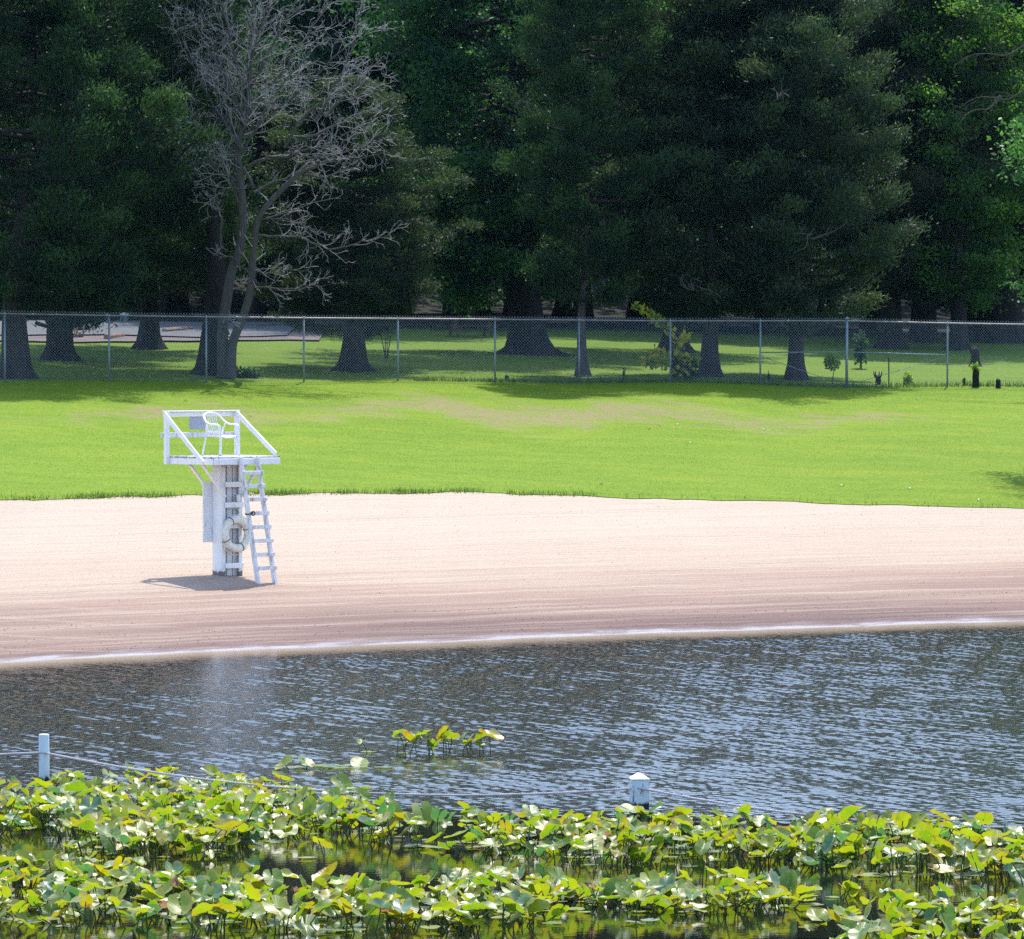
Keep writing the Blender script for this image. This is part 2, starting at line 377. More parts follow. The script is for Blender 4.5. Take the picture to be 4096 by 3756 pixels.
BASES = [G(u, v) for u, v in ((60, 1520), (232, 1447), (590, 1403), (855, 1505), (1423, 1490), (2114, 1423), (2335, 1512), (2690, 1415), (2840, 1512), (3185, 1525), (3560, 1400), (3900, 1472))]
def worn(x, y):
    t = (y - grass_edge(x)) / (fence_y(x) - grass_edge(x)) + .05 * np.sin(x * .9 + 1) + .03 * np.sin(x * 2.3 + y); 
    a = np.exp(-((t - .67 + .004 * (x - 2)) / .15) ** 2) * np.exp(-((x - 1.0) / 8.0) ** 2)
    b = .75 * np.exp(-((t - .64) / .09) ** 2) * np.exp(-((x + 10) / 4) ** 2) + .55 * np.exp(-((t - .66) / .08) ** 2) * np.exp(-((x - 11) / 3) ** 2)
    back = np.where(y > fence_y(x) + 1, .22, 0)
    for q in BASES: back = back + .75 * np.exp(-(((x - q[0]) / 1.1) ** 2 + ((y - q[1]) / 1.3) ** 2))
    return np.clip(1.08 * a + 1.0 * b, 0, 1.2) + back
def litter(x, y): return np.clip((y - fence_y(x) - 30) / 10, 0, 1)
shady = lambda x, y: .28 * np.clip((y - fence_y(x)) / 1.0, 0, 1)   # coarse darker meadow grass beyond the fence, tree shade painted into it too
lip = lambda t, x, y: .015 + .045 * np.clip(t * 260 / 3, 0, 1)
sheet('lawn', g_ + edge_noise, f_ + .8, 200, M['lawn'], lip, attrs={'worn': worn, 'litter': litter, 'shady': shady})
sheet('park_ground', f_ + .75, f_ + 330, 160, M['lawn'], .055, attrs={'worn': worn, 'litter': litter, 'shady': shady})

# parking lot (left, beyond the trees)
def patch(name, x0, x1, d0, d1, mat, dz, nx=60, ny=24, tilt=0.0):
    x = np.linspace(x0, x1, nx)[None].repeat(ny, 0); t = np.linspace(0, 1, ny)[:, None]
    wob = .25 * np.sin(x * 1.3) + .15 * np.sin(x * 3.1 + 1)
    y = fence_y(x) + d0 + wob + tilt * (x - x0) + t * (d1 - d0); z = ground(x, y) + dz
    return tag(link(name, mesh(name, np.stack([x, y, z], -1).reshape(-1, 3), grid_faces(ny, nx), mat, True)), kind='structure')
patch('gravel_verge', -28, -6.8, 19.5, 27, M['gravel'], .12, tilt=.22)
patch('parking_lot', -34, -8.0, 26, 38, M['asphalt'], .17)

# ------------------------------------------------------------------ lake
def wave_grid():
    xs = np.concatenate([[-200, -90, -50, -30, -20, -15], np.arange(-13, 13.01, .034), [15, 20, 30, 50, 90, 200]])
    ys = np.concatenate([[-60, -20, 10, 25, 35, 41], np.arange(44, 106, .026), [110, 120]])
    X, Y = np.meshgrid(xs, ys); Z = np.zeros_like(X); r = np.random.default_rng(3)
    for i in range(40):
        lam = .08 * (.25 / .08) ** r.random() ; kk = 2 * math.pi / lam; th = math.pi / 2 + r.normal(0, .85) + .08
        Z += (.0275 / kk) * np.sin(kk * (math.cos(th) * X + math.sin(th) * Y) + r.random() * 6.28 + .8 * np.sin(.5 * X + .31 * Y + i))
    patchy = .85 + .13 * np.sin(.55 * X + .2 * Y + 1.0) * np.sin(.33 * Y - .2 * X) + .06 * np.sin(1.7 * Y + .5 * X)
    calm = np.clip((Y - (58.3 - .20 * X) - .0) / 3.0, 0, 1); near_shore = np.clip((shore(X) - Y - .6) / 3.2, .12, 1)
    side = np.clip(.84 + .022 * X, .6, 1.1)
    dense = ((np.abs(X) <= 13) & (Y >= 44) & (Y <= 106))
    Z *= patchy * side * (.045 + .955 * calm) * near_shore * dense
    return X, Y, Z, calm
X, Y, Z, RUF = wave_grid()
tag(link('lake', mesh('lake', np.stack([X, Y, Z], -1).reshape(-1, 3), grid_faces(*X.shape), M['water'], True, {'ruffled': RUF.ravel(), 'shallow': np.clip(1 - (shore(X) - Y) / 2.8, 0, 1).ravel()})), kind='structure')

# ------------------------------------------------------------------ grass blades (stuff)
def blades(name, x, y, hmin, hmax, w, mat, dz=.05, dry=None):
    n = len(x); z = ground(x, y) + dz; a = rng.random(n) * 6.28; hh = rng.uniform(hmin, hmax, n)
    ln = rng.normal(0, .45, (n, 2)) * hh[:, None]; ww = w * rng.uniform(.6, 1.3, n)
    b = np.stack([x, y, z], -1); sx = np.stack([np.cos(a), np.sin(a), 0 * a], -1) * ww[:, None]
    v = np.stack([b - sx, b + sx, b + np.concatenate([ln, hh[:, None]], 1)], 1).reshape(-1, 3)
    return tag(link(name, mesh(name, v, np.arange(3 * n).reshape(-1, 3), mat, False, {'dry': np.repeat(dry, 3)} if dry is not None else None)), kind='stuff')
n = 520000; y = rng.uniform(111, 161, n); x = rng.uniform(-1, 1, n) * (.106 * y + .8)
gm = (y > grass_edge(x) + .1)
wm = worn(x, y); keep = gm & (rng.random(n) > .92 * np.clip(wm * 1.5 - .25 + .4 * np.sin(x * 1.7 + np.sin(y * 2)) * np.sin(y * 1.6 + x), 0, 1))
o = blades('grass', x[keep], y[keep], .014, .042, .005, M['blade'], .05, np.clip(wm[keep] * 1.1 + .22 * np.sin(x[keep] * .8) * np.sin(y[keep] * .5 + x[keep] * .2) + rng.normal(0, .12, keep.sum()), 0, 1)); tag(o, 'short green grass blades covering the lawn slope', 'grass')
xe = rng.uniform(-13.5, 13.5, 9000); clump = .5 + .5 * np.sin(xe * 3.1) * np.sin(xe * 1.3 + 2); left = np.clip(.55 - xe / 9, .05, 1)
kp = rng.random(9000) < clump * left; xe = xe[kp]
ye = grass_edge(xe) + rng.normal(0, .16, len(xe)) - .12 * left[kp]
o = blades('edge_grass', xe, ye, .05, .17, .012, M['tuft'], .01); tag(o, 'dark ragged grass tufts along the sand edge of the lawn', 'grass')
nw = 2600; xw = rng.uniform(-3, 18, nw); yw = fence_y(xw) + rng.uniform(-.05, .5, nw)
o = blades('fence_weeds', xw, yw, .08, .28, .018, M['tuft'], .03); tag(o, 'pale unmown weeds along the foot of the fence', 'weeds')
# clover flowers
nc = 1700; xc = rng.uniform(-18, 19, nc); yc = fence_y(xc) + rng.choice([4, 9, 13, 16], nc) + rng.normal(0, 1.2, nc)
def specks(name, x, y, size, mat, dz):
    n = len(x); a = rng.random(n) * 6.28; s = size * rng.uniform(.6, 1.4, n); z = ground(x, y) + dz
    c = np.stack([x, y, z], -1)[:, None]; off = np.array([[1, 0, 0], [0, 1, 0], [-1, 0, 0], [0, -1, 0], [0, 0, 1.0], [0, 0, -.3]])
    v = (c + off[None] * s[:, None, None]).reshape(-1, 3)
    f = np.array([[0, 1, 4], [1, 2, 4], [2, 3, 4], [3, 0, 4], [1, 0, 5], [2, 1, 5], [3, 2, 5], [0, 3, 5]])
    return tag(link(name, mesh(name, v, (np.arange(n)[:, None, None] * 6 + f[None]).reshape(-1, 3), mat)), kind='stuff')
M['clover'] = plain('clover_white', (.42, .44, .40), .8); M['debris'] = plain('sand_debris', (.13, .085, .07), .9)
tag(specks('clover_flowers', xc, yc, .015, M['clover'], .11), 'tiny white clover flowers in the grass beyond the fence', 'flowers')
nd = 900; sdv = np.concatenate([rng.choice([1.0, 1.7, 2.6, 4.1], 640) + rng.normal(0, .12, 640), rng.uniform(1, 24, 260)]); xd = rng.uniform(-12.5, 13, nd); xd[:640] = np.where(rng.random(640) < .7, np.round(xd[:640] / 1.9) * 1.9 + rng.normal(0, .5, 640), xd[:640]); yd = shore(xd) + sdv
kp = yd < grass_edge(xd) - .3
tag(specks('sand_debris', xd[kp], yd[kp], .010, M['debris'], .006), 'dark bits of twig and bark scattered over the beach sand', 'debris')

# ------------------------------------------------------------------ trees
def trunk_data(name, H, r0, flare, mat, seed, lean=(0, 0), top=.25, n=24, roots=5):
    r = np.random.default_rng(seed); zs = np.concatenate([[-.35, 0, .12, .3, .55, .9, 1.4], np.linspace(2, H, 10)])
    ph = r.random(3) * 6.28; th = np.arange(n) * 2 * math.pi / n; vs = []
    for z in zs:
        t = z / H; rad = r0 * (1 - (1 - top) * max(t, 0)) + flare * math.exp(-max(z, 0) / .26)
        lob = 1 + .10 * np.sin(3 * th + ph[0]) + .07 * np.sin(5 * th + ph[1] + z * .5) + .04 * np.sin(9 * th + ph[2] + z) + math.exp(-max(z, 0) / .4) * (.34 * np.sin(roots * th + ph[2]) + .16 * np.sin(3 * th + ph[1]) + .08 * r.normal(0, 1, n))
        cx = lean[0] * t * H + .10 * math.sin(z * .8 + ph[0]) * min(1, max(z, 0) / 2); cy = lean[1] * t * H + .10 * math.cos(z * .7 + ph[1]) * min(1, max(z, 0) / 2)
        vs.append(np.stack([cx + rad * lob * np.cos(th), cy + rad * lob * np.sin(th), np.full(n, z)], -1))
    v = np.concatenate(vs); k_ = len(zs); i = np.arange(k_ - 1)[:, None] * n; j = np.arange(n)[None]; jn = (j + 1) % n
    return mesh(name, v, np.stack([i + j, i + jn, i + n + jn, i + n + j], -1).reshape(-1, 4), mat, True)

def sprays(c, d, n, spread, lmin, lmax, w, upb, rnd, r):
    """n narrow diamond sprays round each clump centre c, heading d"""
    m = len(c); c = np.repeat(c, n, 0); d = np.repeat(d, n, 0); k_ = m * n
    b = c + r.normal(0, 1, (k_, 3)) * spread
    q = d * .55 + np.array([0, 0, upb]) + r.normal(0, rnd, (k_, 3)); q /= np.linalg.norm(q, axis=1)[:, None] + 1e-9
    L = r.uniform(lmin, lmax, k_)[:, None]; sd_ = np.cross(q, r.normal(0, 1, (k_, 3))); sd_ /= np.linalg.norm(sd_, axis=1)[:, None] + 1e-9
    ww = L * w
    v = np.stack([b, b + q * L * .45 + sd_ * ww, b + q * L, b + q * L * .45 - sd_ * ww], 1).reshape(-1, 3)
    return v
def crown_data(name, mat, H, zb, Rm, seed, kind='cedar', nb=110, sub=8, per=55, shape='broad'):
    r = np.random.default_rng(seed); C, Dv, TIP, TONE = [], [], [], []; limbs = MB()
    for i in range(nb):
        t = (i + r.random()) / nb; t = t ** .9; z0 = zb + (H - zb) * t * .97
        if shape == 'broad': prof = (min(1, .62 + 1.6 * t)) * (1 - max(0, t - .35) ** 2 * 2.0) 
        elif shape == 'cone': prof = (min(1, .7 + 2 * t)) * (1 - .85 * t)
        else: prof = math.sqrt(max(.03, 1 - (2 * t - .95) ** 2)) 
        az = i * 2.399 + r.normal(0, .35); L = Rm * max(.12, prof) * r.uniform(.62, 1.12)
        rise = r.uniform(.02, .38) if kind == 'cedar' else r.uniform(-.15, .6)
        s = np.linspace(0, 1, 6); dirx = np.array([math.cos(az), math.sin(az), 0])
        path = dirx[None] * (s * L)[:, None] + np.stack([0 * s, 0 * s, z0 + L * (rise * s + (.18 if kind == 'cedar' else -.05) * s * s - .12 * np.sin(s * 3.1))], -1)
        path[1:] += r.normal(0, .05 * L / 3, (5, 3))
        limbs.tube(path, np.linspace(.03 + .014 * L, .008, 6), 4, False)
        for j in range(sub):
            f = .28 + .72 * (j + r.random()) / sub; p = np.array([np.interp(f, s, path[:, q]) for q in range(3)])
            sa = az + r.choice([-1, 1]) * r.uniform(.4, 1.2); sl = L * .30 * (1.15 - f * .5) * r.uniform(.5, 1.2)
            d = np.array([math.cos(sa), math.sin(sa), r.uniform(.05, .6) if kind == 'cedar' else r.uniform(-.3, .5)]); 
            tn_ = r.uniform(-.30, .30)
            for q in (.45, 1.0):
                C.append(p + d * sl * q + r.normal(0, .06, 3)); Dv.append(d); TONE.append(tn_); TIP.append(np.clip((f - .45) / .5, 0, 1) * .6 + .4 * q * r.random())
    C = np.array(C); Dv = np.array(Dv); Dv /= np.linalg.norm(Dv, axis=1)[:, None]
    n = max(4, per // 2)
    if kind == 'cedar': v = sprays(C, Dv, n, np.array([.25, .25, .14]), .08, .22, .13, .55, .48, r)
    else: v = sprays(C, Dv, n, np.array([.36, .36, .20]), .10, .20, .30, -.05, .75, r)
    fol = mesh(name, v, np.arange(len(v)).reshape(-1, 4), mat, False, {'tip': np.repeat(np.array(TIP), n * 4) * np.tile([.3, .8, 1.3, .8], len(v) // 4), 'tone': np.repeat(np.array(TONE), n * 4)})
    return fol, limbs.data('limbs', M['bark'], True)
print('crowns')
CROWN = {
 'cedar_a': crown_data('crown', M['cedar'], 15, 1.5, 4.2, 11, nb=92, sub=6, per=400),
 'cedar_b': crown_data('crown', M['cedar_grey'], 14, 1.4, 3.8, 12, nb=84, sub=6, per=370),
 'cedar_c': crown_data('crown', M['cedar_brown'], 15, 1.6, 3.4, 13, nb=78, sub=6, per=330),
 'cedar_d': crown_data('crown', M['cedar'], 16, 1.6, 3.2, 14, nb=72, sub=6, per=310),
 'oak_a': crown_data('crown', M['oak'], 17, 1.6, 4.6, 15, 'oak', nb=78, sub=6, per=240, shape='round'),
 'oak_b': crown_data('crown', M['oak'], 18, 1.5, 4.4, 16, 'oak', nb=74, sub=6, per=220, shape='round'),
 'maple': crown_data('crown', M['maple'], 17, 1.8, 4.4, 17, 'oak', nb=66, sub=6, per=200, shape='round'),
}
def tree(name, label, pos, crown, sc, trunk_r, flare, seed, rz=0, lean=(0, 0), barkm='bark', group=None, H=None, tw=1.0, cs=None, coff=(0, 0, 0)):
    t = thing(name, label, 'tree', pos, 0, group); H = H or (5.5 * sc if crown.startswith('cedar') else 13 * sc); flare *= .62
    link('trunk', trunk_data('trunk', H, trunk_r, flare, M[barkm], seed, lean), t)
    fol, lim = CROWN[crown]; s3 = cs or (sc, sc, sc)
    c = link('crown', fol, t, coff, (0, 0, rz), s3); link('limb', lim, c)
    return t
FR = 'big trees standing just behind the fence'
def at(u, v): return G(u, v)
tree('cedar_tree', 'dense dark cedar at the far left whose forked trunk stands against the fence', at(60, 1520), 'cedar_a', 1.05, .46, .22, 1, .3, (.03, .02), 'bark', FR, coff=(.6, .3, .1))
tree('cedar_tree', 'cedar with a widely flared trunk next to the forked trunk at the left', at(232, 1447), 'cedar_a', 1.12, .44, .5, 2, 2.1, (0, 0), 'bark_dark', FR)
tree('cedar_tree', 'cedar whose trunk stands in front of the parking lot kerb stones', at(590, 1403), 'cedar_a', .95, .36, .42, 3, 4.0, (0, 0), 'bark_dark', FR, coff=(-.6, 0, .2))
tree('cedar_tree', 'dark thick trunked cedar directly behind the bare dead tree', at(855, 1505), 'cedar_d', 1.0, .50, .30, 4, 1.0, (0, .02), 'bark_dark', FR, coff=(-1.2, 1.6, .8))
tree('cedar_tree', 'grey green cedar right of the dead tree with a broadly flared trunk', at(1423, 1490), 'cedar_b', .78, .40, .42, 5, .7, (0, 0), 'bark_dark', FR, coff=(-.2, .9, .2), cs=(.92, .85, .66))
tree('oak_tree', 'tall broadleaf tree with glossy leaves and the widest root flare behind the fence', at(2114, 1423), 'oak_a', 1.1, .58, .75, 6, 1.9, (-.03, .02), 'bark_dark', FR, coff=(-1.3, .6, .3))
tree('cedar_tree', 'slim straight pale trunked tree beside a fence post near the middle', at(2335, 1512), 'cedar_d', 1.0, .17, .14, 7, 3.2, (0, 0), 'bark_pale', FR, coff=(.2, -.3, .6), cs=(.85, .85, 1.02))
tree('cedar_tree', 'dark cedar set back behind the vine covered fence post', at(2690, 1415), 'cedar_a', 1.05, .42, .45, 8, 5.1, (0, 0), 'bark_dark', FR, coff=(-.4, .5, .2))
tree('cedar_tree', 'thick trunked cedar just right of the vine covered fence post', at(2840, 1512), 'cedar_b', 1.0, .31, .22, 9, 2.6, (0, 0), 'bark', FR, coff=(.2, 1.0, .3))
tree('cedar_tree', 'large cedar with a curved trunk behind the left braced fence bay', at(3185, 1525), 'cedar_b', 1.02, .27, .22, 10, 4.4, (-.03, 0), 'bark', FR, coff=(-.2, .8, .2), cs=(1.0, 1.0, 1.0))
tree('cedar_tree', 'brownish green cedar set back behind the right braced fence bay', at(3560, 1400), 'cedar_c', 1.05, .40, .3, 11, .4, (0, 0), 'bark_dark', FR)
tree('oak_tree', 'broadleaf tree with thin light foliage near the right edge', at(3830, 1405), 'maple', .9, .30, .25, 12, .9, (0, 0), 'bark_dark', FR)
tree('cedar_tree', 'brownish cedar with a very broad dark trunk at the right edge', at(4010, 1375), 'cedar_c', 1.1, .85, .35, 13, 3.9, (0, 0), 'bark_dark', FR, coff=(.3, 1, 1.6))
# wood behind
BK = 'trees of the wood behind the park'
kinds = [('oak_tree', 'oak_a', 'broadleaf'), ('oak_tree', 'oak_b', 'broadleaf'), ('cedar_tree', 'cedar_a', 'cedar'), ('maple_tree', 'maple', 'pale leaved maple'), ('cedar_tree', 'cedar_b', 'grey cedar')]
wood = [(-200, 197, 2), (120, 204, 1), (430, 199, 2), (700, 207, 0), (1020, 196, 1), (1330, 203, 3), (1600, 191, 0), (1830, 199, 3), (2050, 206, 1), (2330, 195, 2), (2560, 203, 4),
        (2790, 196, 2), (3060, 205, 1), (3300, 193, 2), (3480, 201, 3), (3700, 190, 1), (3900, 198, 3), (4150, 193, 0), (4330, 203, 2),
        (-60, 222, 0), (330, 226, 2), (720, 221, 1), (1150, 227, 0), (1500, 220, 2), (1930, 226, 0), (2250, 223, 4), (2700, 219, 0), (3120, 226, 2), (3560, 221, 0), (4000, 224, 1)]
for i, (u, D, kd) in enumerate(wood):
    nm, cr, w_ = kinds[kd]; x = (u - U0) / F * D
    where = 'left of the dead tree' if u < 700 else 'behind the dead tree' if u < 1400 else 'behind the middle of the fence' if u < 2600 else 'behind the braced fence bays' if u < 3600 else 'at the right edge'
    tree(nm, f'{w_} in the shaded wood, {where}', (x, D, float(ground(x, D)) - .05), cr, 1.15 + .1 * (i % 3), .34 + .05 * (i % 4), .15, 40 + i, i * 1.7, (0, 0), 'bark_dark', BK)
# far wood: one mass
r = np.random.default_rng(5); nfw = 60000; xf = r.uniform(-60, 60, nfw); yf = r.uniform(240, 262, nfw); zf_ = ground(xf, yf) + r.uniform(0, 24, nfw) ** 1.0
C = np.stack([xf, yf, zf_], -1); v = sprays(C, r.normal(0, 1, (nfw, 3)) * .5, 1, .6, .5, 1.1, .3, .1, .8, r)
tag(link('distant_wood', mesh('distant_wood', v, np.arange(len(v)).reshape(-1, 4), M['oak'])), 'dark mass of leaves far back in the wood', 'wood', None, 'stuff')

# off to the right: the tree whose shade reaches the lawn at the right edge
x, y_ = 17.8, 134.5
tree('oak_tree', 'broadleaf tree on the lawn to the right that shades the grass at the right edge', (x, y_, float(ground(x, y_))), 'oak_b', .98, .3, .2, 77, 2.2, (0, 0), 'bark', None)

# ------------------------------------------------------------------ the bare dead tree
def c7(x, y): return (600 + x / 1.832, 500 + y / 1.832)
DT = 153.2
def limb_pts(lst, dep=0.0, dep2=None, crop=True):
    out = []; n = len(lst)
    for i, p in enumerate(lst):
        u, v = c7(*p) if crop else (p[0] * 2.0328, p[1] * 2.0328)
        d = dep + ((dep2 if dep2 is not None else dep) - dep) * i / max(1, n - 1); out.append(P(u, v, DT + d))
    return np.array(out)
def smooth_path(p, k_=4):
    p = np.asarray(p); t = np.arange(len(p)); tt = np.linspace(0, len(p) - 1, (len(p) - 1) * k_ + 1); o_ = []
    for a in tt:
        i = min(int(a), len(p) - 2); f = a - i; p0 = p[max(i - 1, 0)]; p1 = p[i]; p2 = p[i + 1]; p3 = p[min(i + 2, len(p) - 1)]
        o_.append(.5 * ((2 * p1) + (p2 - p0) * f + (2 * p0 - 5 * p1 + 4 * p2 - p3) * f * f + (3 * p1 - p0 - 3 * p2 + p3) * f ** 3))
    return np.array(o_)
rd = np.random.default_rng(21)
base = G(905, 1497)
dead = thing('dead_tree', 'bare grey dead tree with twin stems and a wide leafless twig crown', 'tree', base)
TW = MB(); LB = MB()
def grow(path, r0, r1, lvl, dens, lenf, cull=0.0):
    """twigs along a limb, curling upward"""
    seg = np.linalg.norm(np.diff(path, axis=0), axis=1); cum = np.concatenate([[0], np.cumsum(seg)]); L = cum[-1]
    n = max(1, int(L * dens)); 
    for i in range(n):
        f = cull + (1 - cull) * (i + rd.random()) / n; s = f * L
        p = np.array([np.interp(s, cum, path[:, q]) for q in range(3)]); k_ = min(np.searchsorted(cum, s), len(path) - 1); d = path[k_] - path[k_ - 1]; d /= np.linalg.norm(d) + 1e-9
        sd_ = np.cross(d, rd.normal(0, 1, 3)); sd_ /= np.linalg.norm(sd_) + 1e-9
        ang = rd.uniform(.45, 1.0); q = d * math.cos(ang) + sd_ * math.sin(ang); ln = lenf * rd.uniform(.5, 1.25) * (1 - .5 * f)
        rr = (r0 + (r1 - r0) * f) * .46
        k2 = 6 if lvl > 1 else 5; pts = [p]; cd = q.copy(); bend = rd.normal(0, .10, 3)
        for a in range(k2 - 1):
            cd = cd + np.array([0, 0, .035]) + bend + rd.normal(0, .055, 3); cd /= np.linalg.norm(cd); pts.append(pts[-1] + cd * ln / (k2 - 1))
        pts = np.array(pts); rr = max(rr, .0048)
        TW.tube(pts, np.linspace(rr, max(rr * .4, .0036), k2), 4 if lvl > 1 else 3, False)
        if lvl > 0: grow(pts, rr, rr * .4, lvl - 1, dens * 1.25, lenf * .60, .2)
stemL = smooth_path(limb_pts([(540, 1850), (532, 1600), (535, 1450), (560, 1300), (590, 1100), (655, 920), (680, 700), (668, 500), (655, 400), (640, 250), (632, 130)], 0, .2))
top = smooth_path(np.concatenate([stemL[-1:], limb_pts([(482, 240), (489, 160), (496, 60), (500, -20), (506, -90)], .2, .3, False)]))
stemR = smooth_path(limb_pts([(590, 1850), (600, 1640), (625, 1540), (690, 1380), (735, 1210), (752, 1000), (775, 760), (820, 640), (960, 480), (1090, 360)], -.1, -.6))
LB.tube(stemL, np.linspace(.185, .12, len(stemL)) * np.concatenate([[1.25, 1.12, 1.05], np.ones(len(stemL) - 3)]), 10, False); LB.tube(top, np.linspace(.12, .02, len(top)), 8, False)
LB.tube(stemR, np.linspace(.165, .075, len(stemR)) * np.concatenate([[1.2, 1.1, 1.04], np.ones(len(stemR) - 3)]), 10, False)
grow(top, .05, .015, 3, 3.6, 1.6)
grow(stemL, .05, .05, 2, 1.3, 1.0, .45); grow(stemR, .05, .05, 2, 1.2, 1.0, .45)
limbs = [  # crop points, depth from, depth to, radius
 ([(1090, 360), (1280, 270), (1470, 225), (1650, 95), (1760, 20)], -.6, -1.2, .07),
 ([(720, 310), (800, 262), (900, 236), (1010, 230), (1140, 190), (1280, 150), (1480, 40), (1640, -60)], -.1, -1.0, .075),
 ([(760, 495), (930, 410), (1100, 335), (1290, 180), (1330, 60), (1360, -80)], -.2, .8, .055),
 ([(755, 450), (690, 330), (620, 235), (540, 120), (480, -20)], -.2, .6, .06),
 ([(1130, 365), (1300, 372), (1440, 310), (1600, 220), (1760, 205)], -.6, -.9, .045),
 ([(780, 820), (930, 812), (1060, 822), (1170, 852), (1310, 905), (1480, 880), (1600, 850), (1710, 828), (1800, 775)], -.3, -1.3, .05),
 ([(740, 1190), (850, 1192), (1000, 1205), (1150, 1185), (1290, 1170)], -.2, -.9, .04),
 ([(760, 1040), (820, 1080), (950, 1075), (1160, 1065)], -.2, -.8, .035),
 ([(520, 900), (520, 700), (500, 600), (460, 470), (440, 330), (420, 180), (350, 20)], .2, .3, .05),
 ([(590, 420), (480, 340), (400, 290), (320, 270)], .1, .5, .035),
 ([(690, 470), (560, 460), (470, 540), (390, 640)], -.2, -.5, .035),
 ([(650, 1010), (560, 960), (500, 990)], -.1, -.3, .03),
 ([(640, 1010), (720, 1080), (780, 1160)], -.2, -.6, .03),
 ([(578, 1535), (540, 1450), (488, 1412)], -.2, -.4, .05),
 ([(800, 700), (1000, 640), (1200, 570), (1400, 540)], -.5, .7, .03),
 ([(780, 690), (950, 680), (1120, 740), (1300, 790)], -.5, -1, .03)]
# upper fan, in whole-picture points
fan = [([(470, 380), (420, 290), (370, 215), (338, 155)], 0, .5), ([(478, 300), (420, 200), (372, 115), (340, 50)], 0, -.5), ([(482, 240), (430, 120), (392, 20), (372, -50)], .1, .4), ([(480, 300), (520, 220), (570, 150), (640, 60)], 0, -1.1), ([(486, 200), (500, 100), (530, 10), (545, -60)], .1, -.8), ([(620, 240), (670, 150), (700, 70), (715, 0)], -.8, .2), ([(470, 400), (440, 330), (400, 250), (350, 190)], 0, -.7), ([(484, 215), (460, 110), (440, 20), (450, -60)], .1, -1.0), ([(560, 290), (610, 220), (690, 170), (745, 170)], -.6, -1.5), ([(480, 300), (440, 220), (400, 140), (350, 90)], 0, .8), ([(482, 250), (440, 150), (390, 60), (362, 10)], .1, -.6), ([(486, 190), (450, 90), (430, 20), (415, -60)], .2, .9), ([(488, 180), (540, 80), (580, 0), (600, -70)], .2, -.7),
       ([(484, 230), (560, 130), (620, 50), (670, -20)], .2, .8), ([(482, 260), (580, 190), (660, 110), (730, 60)], .1, -.9), ([(640, 230), (700, 170), (735, 130), (760, 145)], -.8, -.2), ([(600, 270), (680, 240), (735, 215), (768, 235)], -.8, .4), ([(560, 300), (640, 310), (700, 290), (760, 275)], -.7, -1.3), ([(492, 110), (530, 20), (560, -50), (570, -100)], .2, .5), ([(470, 360), (420, 330), (390, 300), (385, 290)], .1, -.8)]
for pts, d0, d1, rr in limbs:
    p = smooth_path(limb_pts(pts, d0, d1), 3); p[1:-1] += rd.normal(0, .025, p[1:-1].shape)
    LB.tube(p, np.linspace(rr * .85, .010, len(p)), 7, False); grow(p, rr * .45, .011, 3 if rr > .033 else 2, 3.8, .90, .15)
for pts, d0, d1 in fan:
    p = smooth_path(limb_pts(pts, d0, d1, False), 3); p[1:-1] += rd.normal(0, .03, p[1:-1].shape)
    LB.tube(p, np.linspace(.05, .010, len(p)), 6, False); grow(p, .022, .010, 3, 3.5, 1.2, .08)
def local(mb, o_):
    mb.v = [np.concatenate(mb.v) - o_]; return mb
local(LB, base).build('trunk', M['bark_pale'], dead, True); local(TW, base).build('twig_crown', M['dead'], dead)
print('twigs', TW.n)
# pale bare branches hanging in the crowns on the right
RB = MB(); TW = RB
for (u, v, D, du, dv) in [(4096, 180, 160, -280, 70), (4096, 360, 160, -260, 60), (4000, 380, 161, -170, 110)]:
    p = smooth_path(np.array([P(u + du * t, v + dv * t ** .8 + 18 * math.sin(t * 7), D - t) for t in (0, .25, .5, .75, 1)]), 3); RB.tube(p, np.linspace(.026, .008, len(p)), 6, False); grow(p, .016, .007, 2, 3.2, .8)
bb = np.array([*P(4250, 1480, 161)[:2], 0]); bb[2] = float(ground(bb[0], bb[1]))
RB.tube(smooth_path(np.array([bb, bb + [0, 0, 4], P(4240, 700, 160.5), P(4170, 330, 160), P(4090, 180, 160)]), 4), np.linspace(.22, .05, 17), 8, False); RB.tube(smooth_path(np.array([P(4225, 600, 160.4), P(4150, 420, 160), P(4090, 360, 160)]), 3), np.linspace(.09, .05, 7), 6, False)
o = thing('dead_tree', 'pale bare branches of a dead tree reaching in at the upper right', 'tree', bb); local(RB, bb).build('branch', M['bark_pale'], o)
# broken sunlit dead branches inside the big cedar crown
for i, (u, v, D) in enumerate([(3240, 940, 158), (3120, 390, 157.5), (2760, 1150, 158)]):
    q = MB(); TW = q
    b0 = P(u, v, D)
    for j in range(5): 
        e = b0 + rd.normal(0, .36, 3) + [.1, -.1, .12]; pth = smooth_path(np.array([b0 + rd.normal(0, .12, 3), (b0 + e) / 2 + rd.normal(0, .1, 3), e]), 3); q.tube(pth, np.linspace(.018, .008, len(pth)), 5, False); grow(pth, .014, .006, 0, 3, .35)
    ow = bpy.data.objects[{0: 'cedar_tree.007', 1: 'cedar_tree.007', 2: 'cedar_tree.006'}[i]]
    local(q, np.array(ow.location)).build('dead_branch', M['bark_pale'], ow)

